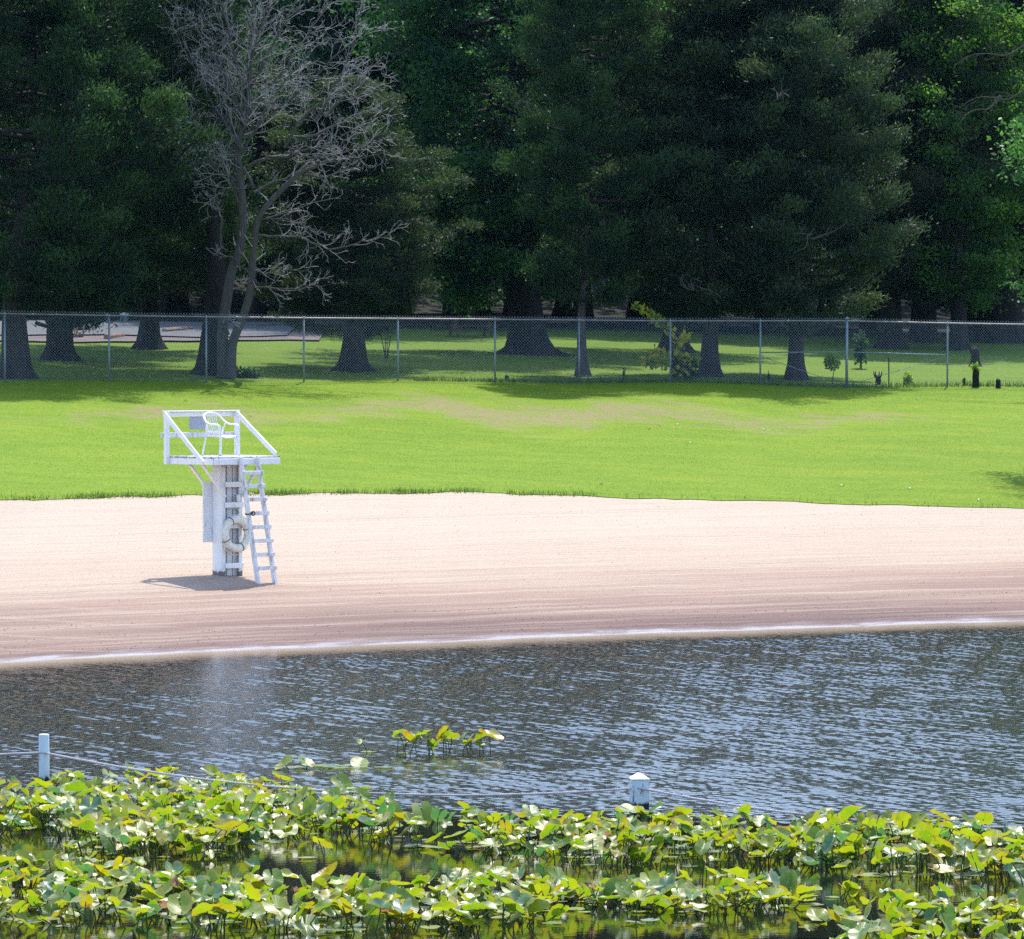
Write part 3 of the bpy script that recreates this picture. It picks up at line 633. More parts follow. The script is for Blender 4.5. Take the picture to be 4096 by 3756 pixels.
# ------------------------------------------------------------------ leafy small plants
def leaf_cloud(n, c, rad, size, r, w=.35):
    p = r.normal(0, 1, (n, 3)); p /= np.linalg.norm(p, axis=1)[:, None]; p *= (r.random(n) ** .4)[:, None]; C_ = np.array(c) + p * np.array(rad)
    return sprays(C_, p * .6, 1, .02, size * .6, size * 1.3, w, .1, .6, r)
def shrub(name, label, cat, pos, H, rad, n, size, mat, seed, stems=4, zc=.6, group=None):
    r = np.random.default_rng(seed); t = thing(name, label, cat, pos, 0, group); st_ = MB()
    for i in range(stems):
        e = np.array([r.normal(0, rad[0] * .5), r.normal(0, rad[1] * .5), H * r.uniform(.6, .95)]); st_.tube(smooth_path(np.array([[r.normal(0, .03), r.normal(0, .03), -.05], e * [.4, .4, .5], e]), 3), np.linspace(.022, .006, 7), 5, False)
    st_.build('stem', M['bark'], t, True); v = leaf_cloud(n, (0, 0, H * zc), rad, size, r)
    link('foliage', mesh('foliage', v, np.arange(len(v)).reshape(-1, 4), mat), t); return t
k = N('vine_leaf'); f = k.noise(k.pos(), 3.5, 2); c = k.ramp(f, [(.38, (.10, .16, .03)), (.5, (.30, .32, .03)), (.62, (.48, .42, .03))]); k.col(c); k.set(.5, .4); k.translucent(k.mix(1.0, c, (1.6, 1.6, .8), 'MULTIPLY'), .45); M['vine'] = k.m
p0 = at(1545, 1440); shrub('leafy_bush', 'bright yellow green sapling showing above the fence rail right of the dead tree', 'bush', p0, 2.5, (.55, .4, .45), 520, .17, M['shrub'], 31, 4, .84)
p0 = at(3330, 1545) + [0, .35, 0]; shrub('small_tree', 'small round bush on a thin stem beside the thick terminal fence post', 'bush', p0, .95, (.24, .22, .28), 420, .10, M['shrub'], 32, 1, .82)
p0 = at(3440, 1480); shrub('sapling', 'upright leafy sapling standing behind the thick terminal fence post', 'sapling', p0, 1.25, (.24, .22, .62), 300, .14, M['oak'], 33, 2, .6)
p0 = at(3635, 1548) + [0, .3, 0]; shrub('weed_clump', 'low feathery green weed next to a cut stump in the right fence bay', 'weed', p0, .45, (.14, .12, .22), 220, .10, M['shrub'], 34, 3, .5)
p0 = at(930, 1512); shrub('weed_clump', 'low dark green weeds round the foot of the dead tree', 'weed', p0 + [.2, -.3, 0], .3, (.75, .25, .2), 700, .12, M['oak'], 35, 4, .4)
# vine on the fence post
vn = thing('climbing_vine', 'half bare vine with yellowing leaves climbing the fence by a dark stump', 'vine', at(2715, 1532) + [0, .12, 0])
vb = np.array(vn.location); st_ = MB(); lv = []; r = np.random.default_rng(36)
for line in ([(2700, 1525), (2690, 1420), (2680, 1330), (2650, 1290), (2620, 1268), (2590, 1245), (2540, 1225)], [(2705, 1525), (2720, 1440), (2715, 1380), (2735, 1350), (2745, 1345)], [(2700, 1480), (2660, 1455), (2600, 1445), (2575, 1440)], [(2710, 1500), (2740, 1480), (2760, 1470)], [(2690, 1420), (2650, 1410), (2620, 1405)], [(2712, 1440), (2735, 1430), (2765, 1440)]):
    pth = smooth_path(np.array([P(u, v, vb[1] + r.normal(0, .05)) for u, v in line]), 4) - vb; st_.tube(pth, np.linspace(.018, .006, len(pth)), 5, False); lv.append(np.repeat(pth[2:], 7, 0))
for sx, rr in ((0, .16), (.05, .10)): pass
st_.build('stem', M['bark'], vn, True); C = np.concatenate(lv); C = C[r.random(len(C)) < .85]; C = C + r.normal(0, .07, C.shape)
v = sprays(C, r.normal(0, .5, C.shape), 1, .02, .10, .23, .40, -.25, .6, r); link('yellow_foliage', mesh('foliage', v, np.arange(len(v)).reshape(-1, 4), M['vine']), vn)
v = leaf_cloud(700, (.22, .1, .38), (.42, .2, .46), .13, r); link('foliage', mesh('foliage', v, np.arange(len(v)).reshape(-1, 4), M['oak']), vn)
# stumps
def stump(label, pos, H, r0, seed, jag=.3, fl=.5, prong=0):
    r = np.random.default_rng(seed); t = thing('tree_stump', label, 'stump', pos, 0, 'cut stumps near the fence'); n = 11; th = np.arange(n) * 2 * math.pi / n; b = MB(); vs = []
    zs = [-.1, 0, .08, .3 * H, .6 * H, .85 * H, H]
    for i, z in enumerate(zs):
        rad = r0 * (1 + fl * math.exp(-z / (.2 * H)) + .12 * r.normal(0, 1, n)) * (1 if i < 6 else .55); zz = np.full(n, z) + (jag * H * .3 * r.random(n) if i >= 5 else 0); vs.append(np.stack([rad * np.cos(th), rad * np.sin(th), zz], -1))
    k_ = len(zs); i = np.arange(k_ - 1)[:, None] * n; j = np.arange(n)[None]; jn = (j + 1) % n
    v = np.concatenate(vs + [np.array([[0, 0, H * .95]])]); b.add(v, np.stack([i + j, i + jn, i + n + jn, i + n + j], -1).reshape(-1, 4), np.stack([(k_ - 1) * n + np.arange(n), (k_ - 1) * n + (np.arange(n) + 1) % n, np.full(n, k_ * n)], -1))
    for q in range(prong):
        a = r.random() * 6.28; b.tube(smooth_path(np.array([[0, 0, H * .7], [r0 * 1.2 * math.cos(a), .3 * r0 * math.sin(a), H], [r0 * 1.7 * math.cos(a), .3 * r0 * math.sin(a), H * 1.5]]), 3), np.linspace(r0 * .5, .012, 7), 5)
    b.build('wood', M['bark_dark'], t, True); return t
fo = np.array([0, .25, 0])
t = stump('tall dark cut stump with a tuft of leaves on top, right of the last brace', at(3903, 1556), .60, .105, 51, .3, .3); r = np.random.default_rng(8); v = leaf_cloud(90, (0, 0, .68), (.14, .1, .13), .10, r); link('foliage', mesh('foliage', v, np.arange(len(v)).reshape(-1, 4), M['shrub']), t)
stump('small pointed stump on bare soil nearest the right edge', at(3993, 1560), .32, .075, 52, .8, .9)
stump('thin pointed stump just left of the tall dark stump', at(3856, 1550), .26, .05, 53, 1.0, .6)
stump('twiggy dark stump in the right braced fence bay', at(3512, 1545), .32, .085, 54, .5, .2, 4)
stump('short dark stump beside the feathery weed', at(3626, 1545), .22, .075, 55, .4, .2)
stump('dark stump under the climbing vine', at(2700, 1532) + [0, .3, 0], 1.0, .14, 56, .5, .5, 1)
stump('small dark stump left of the braced fence bays', at(3077, 1535) + fo, .28, .05, 57, .6, .3, 1)
stump('broken pale snag standing back on the grass near the right edge', at(3900, 1472), .62, .13, 58, 1.2, 1.5, 2)
stump('pointed root stub at the foot of the middle fence', at(2027, 1525) + fo, .16, .06, 59, 1.0, .9)
stump('forked dark root stub in the fence bay left of the vine', at(2495, 1530) + fo, .32, .035, 60, .6, .4, 3)

# ------------------------------------------------------------------ fence
fence = thing('chain_link_fence', 'long grey chain link fence crossing the top of the lawn', 'fence', (0, 156, 4.5))
FO = np.array(fence.location)
post_u = [x * 2.0328 for x in (-200, 10, 215, 406, 598, 783, 974, 1139.5, 1319, 1496, 1666, 1864, 2060, 2250)]
rail_v = lambda u: np.interp(u, [-400, 0, 430, 1215, 2048, 2700, 3400, 3790, 4096, 4600], [1243, 1254, 1262, 1272, 1278, 1284, 1283, 1293, 1298, 1305])
def fpt(u):
    D = 150.0
    for _ in range(20): D = float(fence_y((u - U0) / F * D))
    x = (u - U0) / F * D; return np.array([x, D, float(ground(x, D)) + .03])
tops = []
for i, u in enumerate(post_u):
    b = fpt(u); ztop = P(u, float(rail_v(u)), b[1])[2]; tops.append(np.array([b[0], b[1], ztop])); big = i == 10
    rr = .045 if big else .030; h = ztop - b[2] + (.06 if big else -.015)
    m = MB(); m.tube(np.array([[0, 0, -.3], [0, 0, h]]), rr, 12)
    m.tube(np.array([[0, 0, h - .02], [0, 0, h + .02], [0, 0, h + .05], [0, 0, h + .065]]), [rr * 1.25, rr * 1.3, rr * .9, .008], 12)   # cap
    m.build('post', M['galv'], fence, True, loc=b - FO)
tops = np.array(tops)
MB().tube(tops - FO, .024, 10).build('top_rail', M['galv_pink'], fence, True)
def chain():
    b = MB(); pit = .092; V = []; E = []
    seg = np.linalg.norm(np.diff(tops[:, :2], axis=0), axis=1); cum = np.concatenate([[0], np.cumsum(seg)]); L = cum[-1]; ncol = int(L / (pit / 2)); nrow = 44
    s = np.arange(ncol + 1) * pit / 2; X_ = np.interp(s, cum, tops[:, 0]); Y_ = np.interp(s, cum, tops[:, 1]) - .035; zt = np.interp(s, cum, tops[:, 2]) + .075; zb_ = ground(X_, Y_) + .04
    rw = .0024
    i = np.arange(ncol); pts = []
    for rrow in range(nrow):
        for par in (0, 1):
            sel = i[(i + rrow) % 2 == par]
            a, c_ = (sel, sel + 1)
            r0_, r1_ = (rrow, rrow + 1) if par == 0 else (rrow + 1, rrow)
            z0 = zb_[a] + (zt[a] - zb_[a]) * r0_ / nrow; z1 = zb_[c_] + (zt[c_] - zb_[c_]) * r1_ / nrow
            pts.append(np.stack([np.stack([X_[a], Y_[a] + .004 * (1 if par else -1), z0], -1), np.stack([X_[c_], Y_[c_] + .004 * (1 if par else -1), z1], -1)], 1))
    S = np.concatenate(pts); d = S[:, 1] - S[:, 0]; d /= np.linalg.norm(d, axis=1)[:, None]; n1 = np.cross(d, [0, 1.0, 0]); n1 /= np.linalg.norm(n1, axis=1)[:, None]; n2 = np.cross(d, n1)
    offs = [n1 * math.cos(t_) + n2 * math.sin(t_) for t_ in (0, 2.094, 4.189)]
    v = np.stack([S[:, e] + o_ * rw for e in (0, 1) for o_ in offs], 1).reshape(-1, 3); k_ = np.arange(len(S))[:, None, None] * 6
    f = (k_ + np.array([[0, 1, 4, 3], [1, 2, 5, 4], [2, 0, 3, 5]])[None]).reshape(-1, 4); b.add(v - FO, f)
    # twisted wire ends above the rail
    js = np.arange(0, ncol, 2); e0 = np.stack([X_[js], Y_[js], zt[js] - .02], -1)
    for sg in (-1, 1):
        e1 = e0 + [sg * .014, 0, .045]; q = [[0.0035, 0, 0], [-.0035, 0, 0], [0, .0035, 0]]
        v = np.stack([e0 + q[0], e0 + q[1], e0 + q[2], e1 + np.array(q[0]) * .8, e1 + np.array(q[1]) * .8, e1 + np.array(q[2]) * .8], 1).reshape(-1, 3)
        k_ = np.arange(len(js))[:, None, None] * 6; b.add(v - FO, (k_ + np.array([[0, 1, 4, 3], [1, 2, 5, 4], [2, 0, 3, 5]])[None]).reshape(-1, 4))
    return b
chain().build('chain_mesh', M['wire'], fence)
# brace rails and tension rods of the corner bays
for a, b_, v0, v1 in ((9, 10, 1410, 1408), (10, 11, 1408, 1420)):
    p = P(post_u[a], v0, tops[a][1]); q = P(post_u[b_], v1, tops[b_][1]); MB().tube(np.array([p, q]) - FO, .022, 10).build('brace_rail', M['galv'], fence, True)
    hi, lo = (a, b_) if a == 9 else (b_, a)
    p = P(post_u[hi], 1424, tops[hi][1]); q = fpt(post_u[lo]) + [0, 0, .1]; MB().tube(np.array([p, (p + q) / 2 + [0, -.03, -.01], q]) - FO, .009, 6).build('tension_rod', M['galv'], fence, True)
p = fpt(3557); MB().tube(np.array([p + [0, .2, -.1], p + [0.0, .2, .98]]) - FO, .02, 8).build('stake', M['bark_dark'], fence)

# ------------------------------------------------------------------ things in the park behind
def wheel_stop(label, u0, v0, u1, v1, dark=False):
    a, b = G(u0, v0), G(u1, v1); b = a + (b - a) * min(1, 2.2 / np.linalg.norm(b - a)); mid = (a + b) / 2; mid[2] += .12
    L = np.linalg.norm(b - a); yaw = math.atan2(b[1] - a[1], b[0] - a[0]); pt = math.asin((b[2] - a[2]) / L)
    t = thing('wheel_stop', label, 'wheel stop', mid, yaw, 'concrete wheel stops of the parking lot')
    m = MB(); prof = np.array([[-.11, 0], [-.10, .10], [-.05, .17], [.05, .17], [.10, .10], [.11, 0]]); n = len(prof); xs = np.array([-L / 2, -L / 2 + .06, 0, L / 2 - .06, L / 2]); sc_ = [.85, 1, 1, 1, .85]; vs = []
    for x_, s_c in zip(xs, sc_): vs.append(np.stack([np.full(n, x_), prof[:, 0] * s_c, prof[:, 1] * s_c + x_ * math.sin(pt) + .01 * math.sin(x_ * 4)], -1))
    i = np.arange(len(xs) - 1)[:, None] * n; j = np.arange(n)[None]; jn = (j + 1) % n
    m.add(np.concatenate(vs), np.stack([i + j, i + jn, i + n + jn, i + n + j], -1).reshape(-1, 4)); e = (len(xs) - 1) * n
    m.add(np.concatenate([vs[0], vs[-1]]), [[0, 1, 4, 5], [1, 2, 3, 4], [n + 5, n + 4, n + 1, n], [n + 4, n + 3, n + 2, n + 1]])
    m.build('concrete', M['stop_shaded' if dark else 'stop'], t)
wheel_stop('reddish wheel stop showing right of the widely flared left trunk', 190, 1366, 328, 1362)
wheel_stop('reddish wheel stop crossed by a fence post in front of the asphalt', 425, 1370, 600, 1348)
wheel_stop('reddish wheel stop between two trunks left of the dead tree', 655, 1345, 780, 1333)
wheel_stop('dark shaded wheel stop right of the dead tree', 1030, 1322, 1165, 1318, True)
wheel_stop('dark shaded wheel stop left of the broadly flared trunk', 1265, 1312, 1380, 1308, True)
def bin_box(label, u, v, w, h):
    b = G(u, v); t = thing('utility_box', label, 'metal box', b); m = MB(); m.box((-w / 2, -.3, 0), (w / 2, .3, h), .03); m.build('body', M['box_grey'], t)
    m = MB(); m.box((-w / 2 - .04, -.34, h + .003), (w / 2 + .04, .34, h + .06), .015); m.box((-w / 2 + .1, -.32, h + .063), (w / 2 - .1, .32, h + .10), .015); m.build('lid', M['sign_white'], t)
bin_box('grey box with a pale lid beyond the parking lot, left of a fence post', 412, 1302, .5, .38); bin_box('narrow grey box with a pale lid beyond the parking lot, right of a fence post', 498, 1302, .26, .38)
def picnic(label, u, v, yaw):
    b = G(u, v); t = thing('picnic_table', label, 'picnic table', b, yaw)
    m = MB(); [m.box((-.95, -.36 + i * .15, .72), (.95, -.23 + i * .15, .76), .005) for i in range(5)]; m.build('tabletop', M['brown_wood'], t)
    for s in (-1, 1):
        m = MB(); [m.box((-.95, s * .72 - .13 + i * .14, .42), (.95, s * .72 + i * .14, .46), .005) for i in range(2)]; m.build('bench_seat', M['brown_wood'], t)
    for x_ in (-.65, .65):
        m = MB(); m.bar((x_, -.62, 0), (x_, -.2, .715), .045, .09, (1, 0, 0)); m.bar((x_ + .05, .62, 0), (x_ + .05, .2, .715), .045, .09, (1, 0, 0)); m.bar((x_ + .1, -.85, .38), (x_ + .1, .85, .38), .04, .09); m.build('leg_frame', M['brown_wood'], t)
picnic('dark picnic table in the shade behind the middle of the fence', 1880, 1352, .3)
b = G(2676, 1330); t = thing('small_sign', 'small white sign on a post in the dark wood above the vine', 'sign', b); hz = P(2676, 1236, b[1])[2] - b[2]
m = MB(); m.tube(np.array([[0, 0, -.1], [0, 0, hz - .12]]), .03, 8); m.build('post', M['bark_dark'], t); m = MB(); m.box((-.085, -.045, hz - .10), (.085, -.03, hz + .10), .004); m.build('panel', M['sign_white'], t)

# fallen leaves and scraps
M['leaf_red'] = plain('dry_leaf', (.22, .07, .05), .8); M['leaf_pale'] = plain('pale_leaf', (.62, .58, .52), .8)
def dryleaf(mat): 
    a = np.linspace(0, 2 * math.pi, 9)[:-1]; rr = .055 * (1 + .35 * np.cos(3 * a)); v = np.concatenate([[[0, 0, .03]], np.stack([rr * np.cos(a), rr * np.sin(a), .012 + .035 * np.abs(np.sin(a * 1.5))], -1)])
    return mesh('fallen_leaf', v, np.array([[0, i + 1, (i + 1) % 8 + 1] for i in range(8)]), mat)
dl = {'r': dryleaf(M['leaf_red']), 'p': dryleaf(M['leaf_pale'])}
for u, v, c_, w_ in [(2597, 1727, 'r', 'left one of the pair of reddish leaves lying below the worn patch'), (2637, 1714, 'r', 'right one of the pair of reddish leaves lying below the worn patch'), (2405, 1948, 'r', 'single red leaf lying on the lawn close to the sand'), (998, 1677, 'r', 'reddish leaf on the grass right of the stand railing'), (745, 1613, 'r', 'brown leaf on the grass above the stand railing'),
                   (3056, 1729, 'p', 'pale leaf on the lawn below the braced fence bay'), (2763, 1783, 'p', 'pale leaf on the lawn below the reddish pair'), (3670, 1607, 'p', 'pale leaf near the fence at the right'), (3368, 1954, 'p', 'pale leaf left of the tree shadow near the sand'), (3638, 1966, 'p', 'pale leaf beside the tree shadow near the sand'), (3915, 2012, 'p', 'pale leaf at the right edge below the tree shadow'), (2710, 1709, 'p', 'pale leaf right of the reddish pair'), (3418, 1574, 'r', 'reddish leaf just under the thick terminal fence post')]:
    tag(link('fallen_leaf', dl[c_], None, G(u, v) + [0, 0, .06], (0, 0, random.random() * 6)), w_, 'leaf', 'fallen leaves on the lawn')

# ------------------------------------------------------------------ lifeguard stand
AL = R(42); LW, LS, HP = 1.72, 1.52, 2.45
D0 = 102.6; SX = (895 - U0) / F * D0; SZ = float(ground(SX, D0))
stand = thing('lifeguard_stand', 'white wooden lifeguard stand with railed platform and ladder on the sand', 'lifeguard stand', (SX, D0, SZ), AL)
hx, hy = LW / 2, LS / 2
m = MB()
for i in range(9): 
    y0 = -hy + i * LS / 9; m.box((-hx - .01, y0 + .004, HP - .035 - .003 * (i % 2)), (hx + .01 + .012 * (i % 3), y0 + LS / 9 - .004, HP), .004)
m.build('deck', M['deck'], stand)
m = MB(); z0, z1 = HP - .165, HP - .038
m.box((-hx, -hy - .02, z0), (hx, -hy + .018, z1)); m.box((-hx, hy - .018, z0), (hx, hy + .02, z1)); m.box((-hx - .02, -hy + .02, z0), (-hx + .018, hy - .02, z1)); m.box((hx - .018, -hy + .02, z0), (hx + .02, hy - .02, z1))
m.box((-.02, -hy + .02, z0 + .01), (.02, hy - .02, z1 - .003)); m.build('fascia', M['white'], stand)
for s in (-1, 1):
    m = MB(); m.box((s * (hx + .022) - .045 + s * .045, hy - .09, HP - .17), (s * (hx + .022) + .045 + s * .045, hy + .0, HP + .90)); m.build('corner_post', M['white'], stand)
    m = MB(); xo = s * (hx + .022 + .045 + .066)
    if s < 0: m.bar((xo, hy - .05, HP + .87), (xo, -hy + .19, HP - .13), .035, .10, (0, 0, 1))
    else: m.bar((s * (hx + .045), hy - .05, HP + .87), (s * (hx + .045) - .02, -hy + .16, HP + .03), .035, .10, (0, 0, 1))
    m.build('slant_rail', M['white'], stand)
m = MB(); m.box((-hx - .1, hy + .004, HP + .80), (hx + .1, hy + .040, HP + .89)); m.box((-hx - .12, hy - .08, HP + .903), (hx + .12, hy + .05, HP + .925)); m.build('top_rail', M['white'], stand)
m = MB(); m.box((-hx - .16, hy + .004, HP + .375), (hx + .08, hy + .040, HP + .475)); m.build('middle_rail', M['white_worn'], stand)
m = MB(); m.box((-hx + .60, hy + .045, HP + .53), (-hx + 1.05, hy + .055, HP + .85), .004); m.build('sign_panel', M['sign_back'], stand)
# column
cx0, cx1, cy0, cy1 = -.21, .33, -.19, .12; zt = HP - .17
m = MB(); m.box((cx0, cy0 + .03, -.2), (cx0 + .035, cy1, zt)); m.build('side_board', M['white'], stand)
m = MB(); m.box((cx1 - .035, cy0 + .03, -.2), (cx1, cy1, zt)); m.build('side_board', M['white'], stand)
m = MB()
for x_ in (cx0 + .037, cx0 + .200, cx0 + .365): m.box((x_, -.115 + .012 * ((x_ > 0)), -.2), (x_ + .135, .06, zt - .002), .008)
m.build('core_timber', M['recess'], stand)
m = MB(); m.box((cx0 + .0, cy0 - .012, -.18), (cx0 + .09, cy0 + .028, zt - .06)); m.build('stile', M['white'], stand)
m = MB(); m.box((cx1 - .09, cy0 - .012, -.18), (cx1, cy0 + .028, zt - .06)); m.build('stile', M['white'], stand)
for z in (1.865, 1.445, 1.02, .20):
    m = MB(); m.box((cx0 + .07, cy0 - .052, z - .055), (cx1 + .005, cy0 - .014, z + .055)); m.build('cleat', M['white'], stand)
m = MB(); m.box((-.44, cy1 + .003, .68), (.40, cy1 + .035, 1.92), .012); m.build('back_panel', M['white'], stand)
for s in (-1, 1):
    e = cx0 if s < 0 else cx1
    m = MB(); m.bar((s * (hx - .10), cy0 - .045, zt + .02), (e - s * .05, cy0 - .045, zt - .66), .035, .095, (0, 1, 0)); m.build('front_brace', M['white'], stand)
    m = MB(); m.bar((s * (hx - .12), cy1 + .06, zt - .01), (e - s * .02, cy1 + .06, zt - .62), .035, .095, (0, 1, 0)); m.build('rear_brace', M['white'], stand)
# ladder (nailed to the platform edge)
lad = link('ladder', None, stand, (0, 0, 0)); yt, yb = -hy - .055, -hy - .60
def ly(z): return yb + (yt - yb) * (z + .05) / (HP - .03 + .05)
for x_ in (-.22, .22):
    m = MB(); m.bar((x_, ly(-.22), -.22), (x_, ly(HP - .02), HP - .02), .062, .095, (0, 1, 0)); m.build('side_rail', M['white_worn'], lad)
for z in (2.12, 1.855, 1.58, 1.30, 1.02, .744, .466, .189):
    m = MB(); y_ = ly(z) - .069; m.box((-.265, y_ - .018, z - .040), (.275, y_ + .016, z + .038)); m.build('rung', M['white_worn'], lad)
def standpt(x_, y_, z): 
    c_, s_n = math.cos(AL), math.sin(AL); return np.array([SX + x_ * c_ - y_ * s_n, D0 + x_ * s_n + y_ * c_, SZ + z])
# life ring on the column
lr = thing('life_ring', 'cream foam life ring hung on the column of the lifeguard stand', 'life ring', standpt(.065, cy0 - .135, .855), AL)
a = np.linspace(0, 2 * math.pi, 41)
def torus(Rm, rt, n1=48, n2=16):
    A, B = np.meshgrid(np.arange(n1) * 2 * math.pi / n1, np.arange(n2) * 2 * math.pi / n2, indexing='ij'); v = np.stack([(Rm + rt * np.cos(B)) * np.cos(A), rt * np.sin(B), (Rm + rt * np.cos(B)) * np.sin(A)], -1).reshape(-1, 3)
    i = np.arange(n1)[:, None]; j = np.arange(n2)[None]; return v, np.stack([i * n2 + j, ((i + 1) % n1) * n2 + j, ((i + 1) % n1) * n2 + (j + 1) % n2, i * n2 + (j + 1) % n2], -1).reshape(-1, 4)
MB().add(*torus(.296, .080)).build('ring', M['ring'], lr, True)
m = MB()
for ang in (R(118), R(205), R(295), R(20)):
    cc = np.array([math.cos(ang) * .298, 0, math.sin(ang) * .298]); rad_ = np.array([math.cos(ang), 0, math.sin(ang)]); b_ = np.linspace(0, 2 * math.pi, 17)
    m.tube(cc + .088 * (np.cos(b_)[:, None] * rad_ + np.sin(b_)[:, None] * np.array([0, 1, 0])), .007, 6, False)
m.build('binding', M['black'], lr, True)
m = MB()
def arc(a0, a1, sag): 
    t_ = np.linspace(0, 1, 12); an = a0 + (a1 - a0) * t_; rr = .382 + sag * np.sin(t_ * math.pi); return np.stack([rr * np.cos(an), 0 * t_ - .01, rr * np.sin(an)], -1)
for a0, a1, sg in ((R(205), R(295), .06), (R(295), R(380), .03), (R(20), R(118), .01), (R(118), R(205), .015)): m.tube(arc(a0, a1, sg), .007, 6)
m.tube(np.array([[-.16, .0, .34], [-.07, .06, .50], [.0, .09, .62]]), .006, 6); m.tube(np.array([[.0, .09, .62], [.10, .06, .48], [.20, .0, .33]]), .006, 6)
m.build('grab_rope', M['cord'], lr, True)
cup = thing('white_cup', 'white cup wedged above a cleat on the stand column', 'cup', standpt(.19, cy0 - .045, 1.505), AL)
m = MB(); m.tube(self_pts(np.array([[0, 0], [0, .003], [0, .15], [0, .15], [0, .02]]), (0, 0, 0)), [.030, .036, .050, .044, .032], 16, True); m.build('body', M['plastic'], cup, True)
m = MB(); b_ = np.linspace(0, 2 * math.pi, 21); m.tube(np.stack([.051 * np.cos(b_), .051 * np.sin(b_), np.full(21, .15)], -1), .004, 6, False); m.build('rim', M['plastic'], cup, True)
st = thing('black_strap', 'black strap looped round the left rail of the stand ladder', 'strap', standpt(-.215, ly(1.30) - .02, 1.30), AL)
m = MB(); b_ = np.linspace(0, 2 * math.pi, 17); m.tube(np.stack([.055 * np.cos(b_), .095 * np.sin(b_), .02 * np.cos(b_)], -1), .014, 6, False); m.tube(np.stack([.045 * np.cos(b_) + .03, 0 * b_ - .10, .04 * np.sin(b_)], -1), .012, 6, False); m.build('loop', M['black'], st, True)
# plastic chair
ch = thing('plastic_chair', 'white plastic armchair standing on the stand platform', 'chair', standpt(-.06, .02, HP), AL + R(6))
m = MB(); n = 9; gx, gy = np.meshgrid(np.linspace(-.22, .22, n), np.linspace(-.24, .20, n)); gz = .415 + .02 * (gx / .22) ** 2 - .03 * np.clip((-gy - .15) / .09, 0, 1) ** 2 + .0 * gx - .012 * np.cos(gy * 6)
v = np.stack([gx, gy, gz], -1).reshape(-1, 3); v2 = v - [0, 0, .022]; nn = n * n; f = grid_faces(n, n); ring = np.concatenate([np.arange(n), np.arange(1, n) * n + n - 1, (n - 1) * n + np.arange(n - 2, -1, -1), np.arange(n - 2, 0, -1) * n]); rn = np.roll(ring, -1)
m.add(np.concatenate([v, v2]), np.concatenate([f, f[:, ::-1] + nn, np.stack([ring, ring + nn, rn + nn, rn], -1)])); m.build('seat', M['plastic'], ch, True)
hoop = [(-.27, -.22, .62), (-.275, -.16, .645), (-.275, .02, .65), (-.27, .14, .69), (-.25, .235, .77), (-.20, .285, .84), (-.11, .31, .875), (0, .32, .885)]; hoop = hoop + [(-a_, b_, c_) for a_, b_, c_ in hoop[-2::-1]]
MB().tube(smooth_path(np.array(hoop), 4), .026, 8, True, .7).build('arm_hoop', M['plastic'], ch, True)
for i in range(6):
    x_ = -.15 + i * .06; zt_ = .875 - abs(x_) ** 2 * 2.2; m = MB(); m.tube(smooth_path(np.array([[x_ * .85, .20, .43], [x_ * .95, .24, .60], [x_, .285, .76], [x_, .31 - abs(x_) * .1, zt_]]), 4), .014, 6, True, .5); m.build('back_slat', M['plastic'], ch, True)
m = MB(); m.tube(smooth_path(np.array([[-.19, .215, .50], [0, .235, .50], [.19, .215, .50]]), 4), .02, 6); m.build('back_band', M['plastic'], ch, True)
for sx in (-1, 1):
    m = MB(); m.tube(smooth_path(np.array([[sx * .27, -.22, .62], [sx * .262, -.24, .55], [sx * .245, -.225, .43], [sx * .25, -.245, .25], [sx * .262, -.265, .0]]), 4), np.linspace(.03, .022, 17), 8, True, .8); m.build('front_leg', M['plastic'], ch, True)
    m = MB(); m.tube(smooth_path(np.array([[sx * .265, .14, .68], [sx * .24, .18, .55], [sx * .225, .20, .43], [sx * .235, .25, .2], [sx * .25, .29, .0]]), 4), np.linspace(.022, .02, 17), 8, True, .8); m.build('rear_leg', M['plastic'], ch, True)

# sand heaped and shaded foot is left to the light; low mound of scuffed sand at the column is part of the beach

# ------------------------------------------------------------------ swim-area posts and rope in the lake
DR, DL = 58.5, 62.0
pr = P(2557, 3092, DR); px = pr[0]
post = thing('mooring_post', 'square white post with pyramid top and dark wet foot in the lake', 'post', (px, DR, 0), R(8), 'posts of the swimming area rope')
ht = pr[2]; w = .103
m = MB(); m.box((-w, -w, -1.2), (w, w, ht - .075), .012); m.build('shaft', M['pier'], post)
m = MB(); s_q = w + .004; m.add([[-s_q, -s_q, ht - .073], [s_q, -s_q, ht - .073], [s_q, s_q, ht - .073], [-s_q, s_q, ht - .073], [-s_q, -s_q, ht - .06], [s_q, -s_q, ht - .06], [s_q, s_q, ht - .06], [-s_q, s_q, ht - .06], [-.02, -.02, ht], [.02, -.02, ht], [.02, .02, ht], [-.02, .02, ht]],
      [[0, 1, 5, 4], [1, 2, 6, 5], [2, 3, 7, 6], [3, 0, 4, 7], [4, 5, 9, 8], [5, 6, 10, 9], [6, 7, 11, 10], [7, 4, 8, 11], [8, 9, 10, 11], [3, 2, 1, 0]]); m.build('cap', M['pier_cap'], post)
pl = P(176, 2936, DL); hl = pl[2]
post2 = thing('mooring_post', 'round pale post with cracked paint in the lake at the left', 'post', (pl[0], DL, 0), 0, 'posts of the swimming area rope')
m = MB(); m.tube(np.array([[0, 0, -1.2], [0, 0, .3], [0, 0, hl - .012], [0, 0, hl]]), [.068, .067, .065, .058], 18); m.build('shaft', M['pier'], post2, True)
def rope_line(p, q, sag, n=110):
    t_ = np.linspace(0, 1, n); l_ = p[None] * (1 - t_[:, None]) + q[None] * t_[:, None]; l_[:, 2] -= sag * 4 * t_ * (1 - t_); return l_
aL = np.array([pl[0], DL - .07, P(176, 3008, DL)[2]]); aR = np.array([px, DR - .11, P(2557, 3148, DR)[2]])
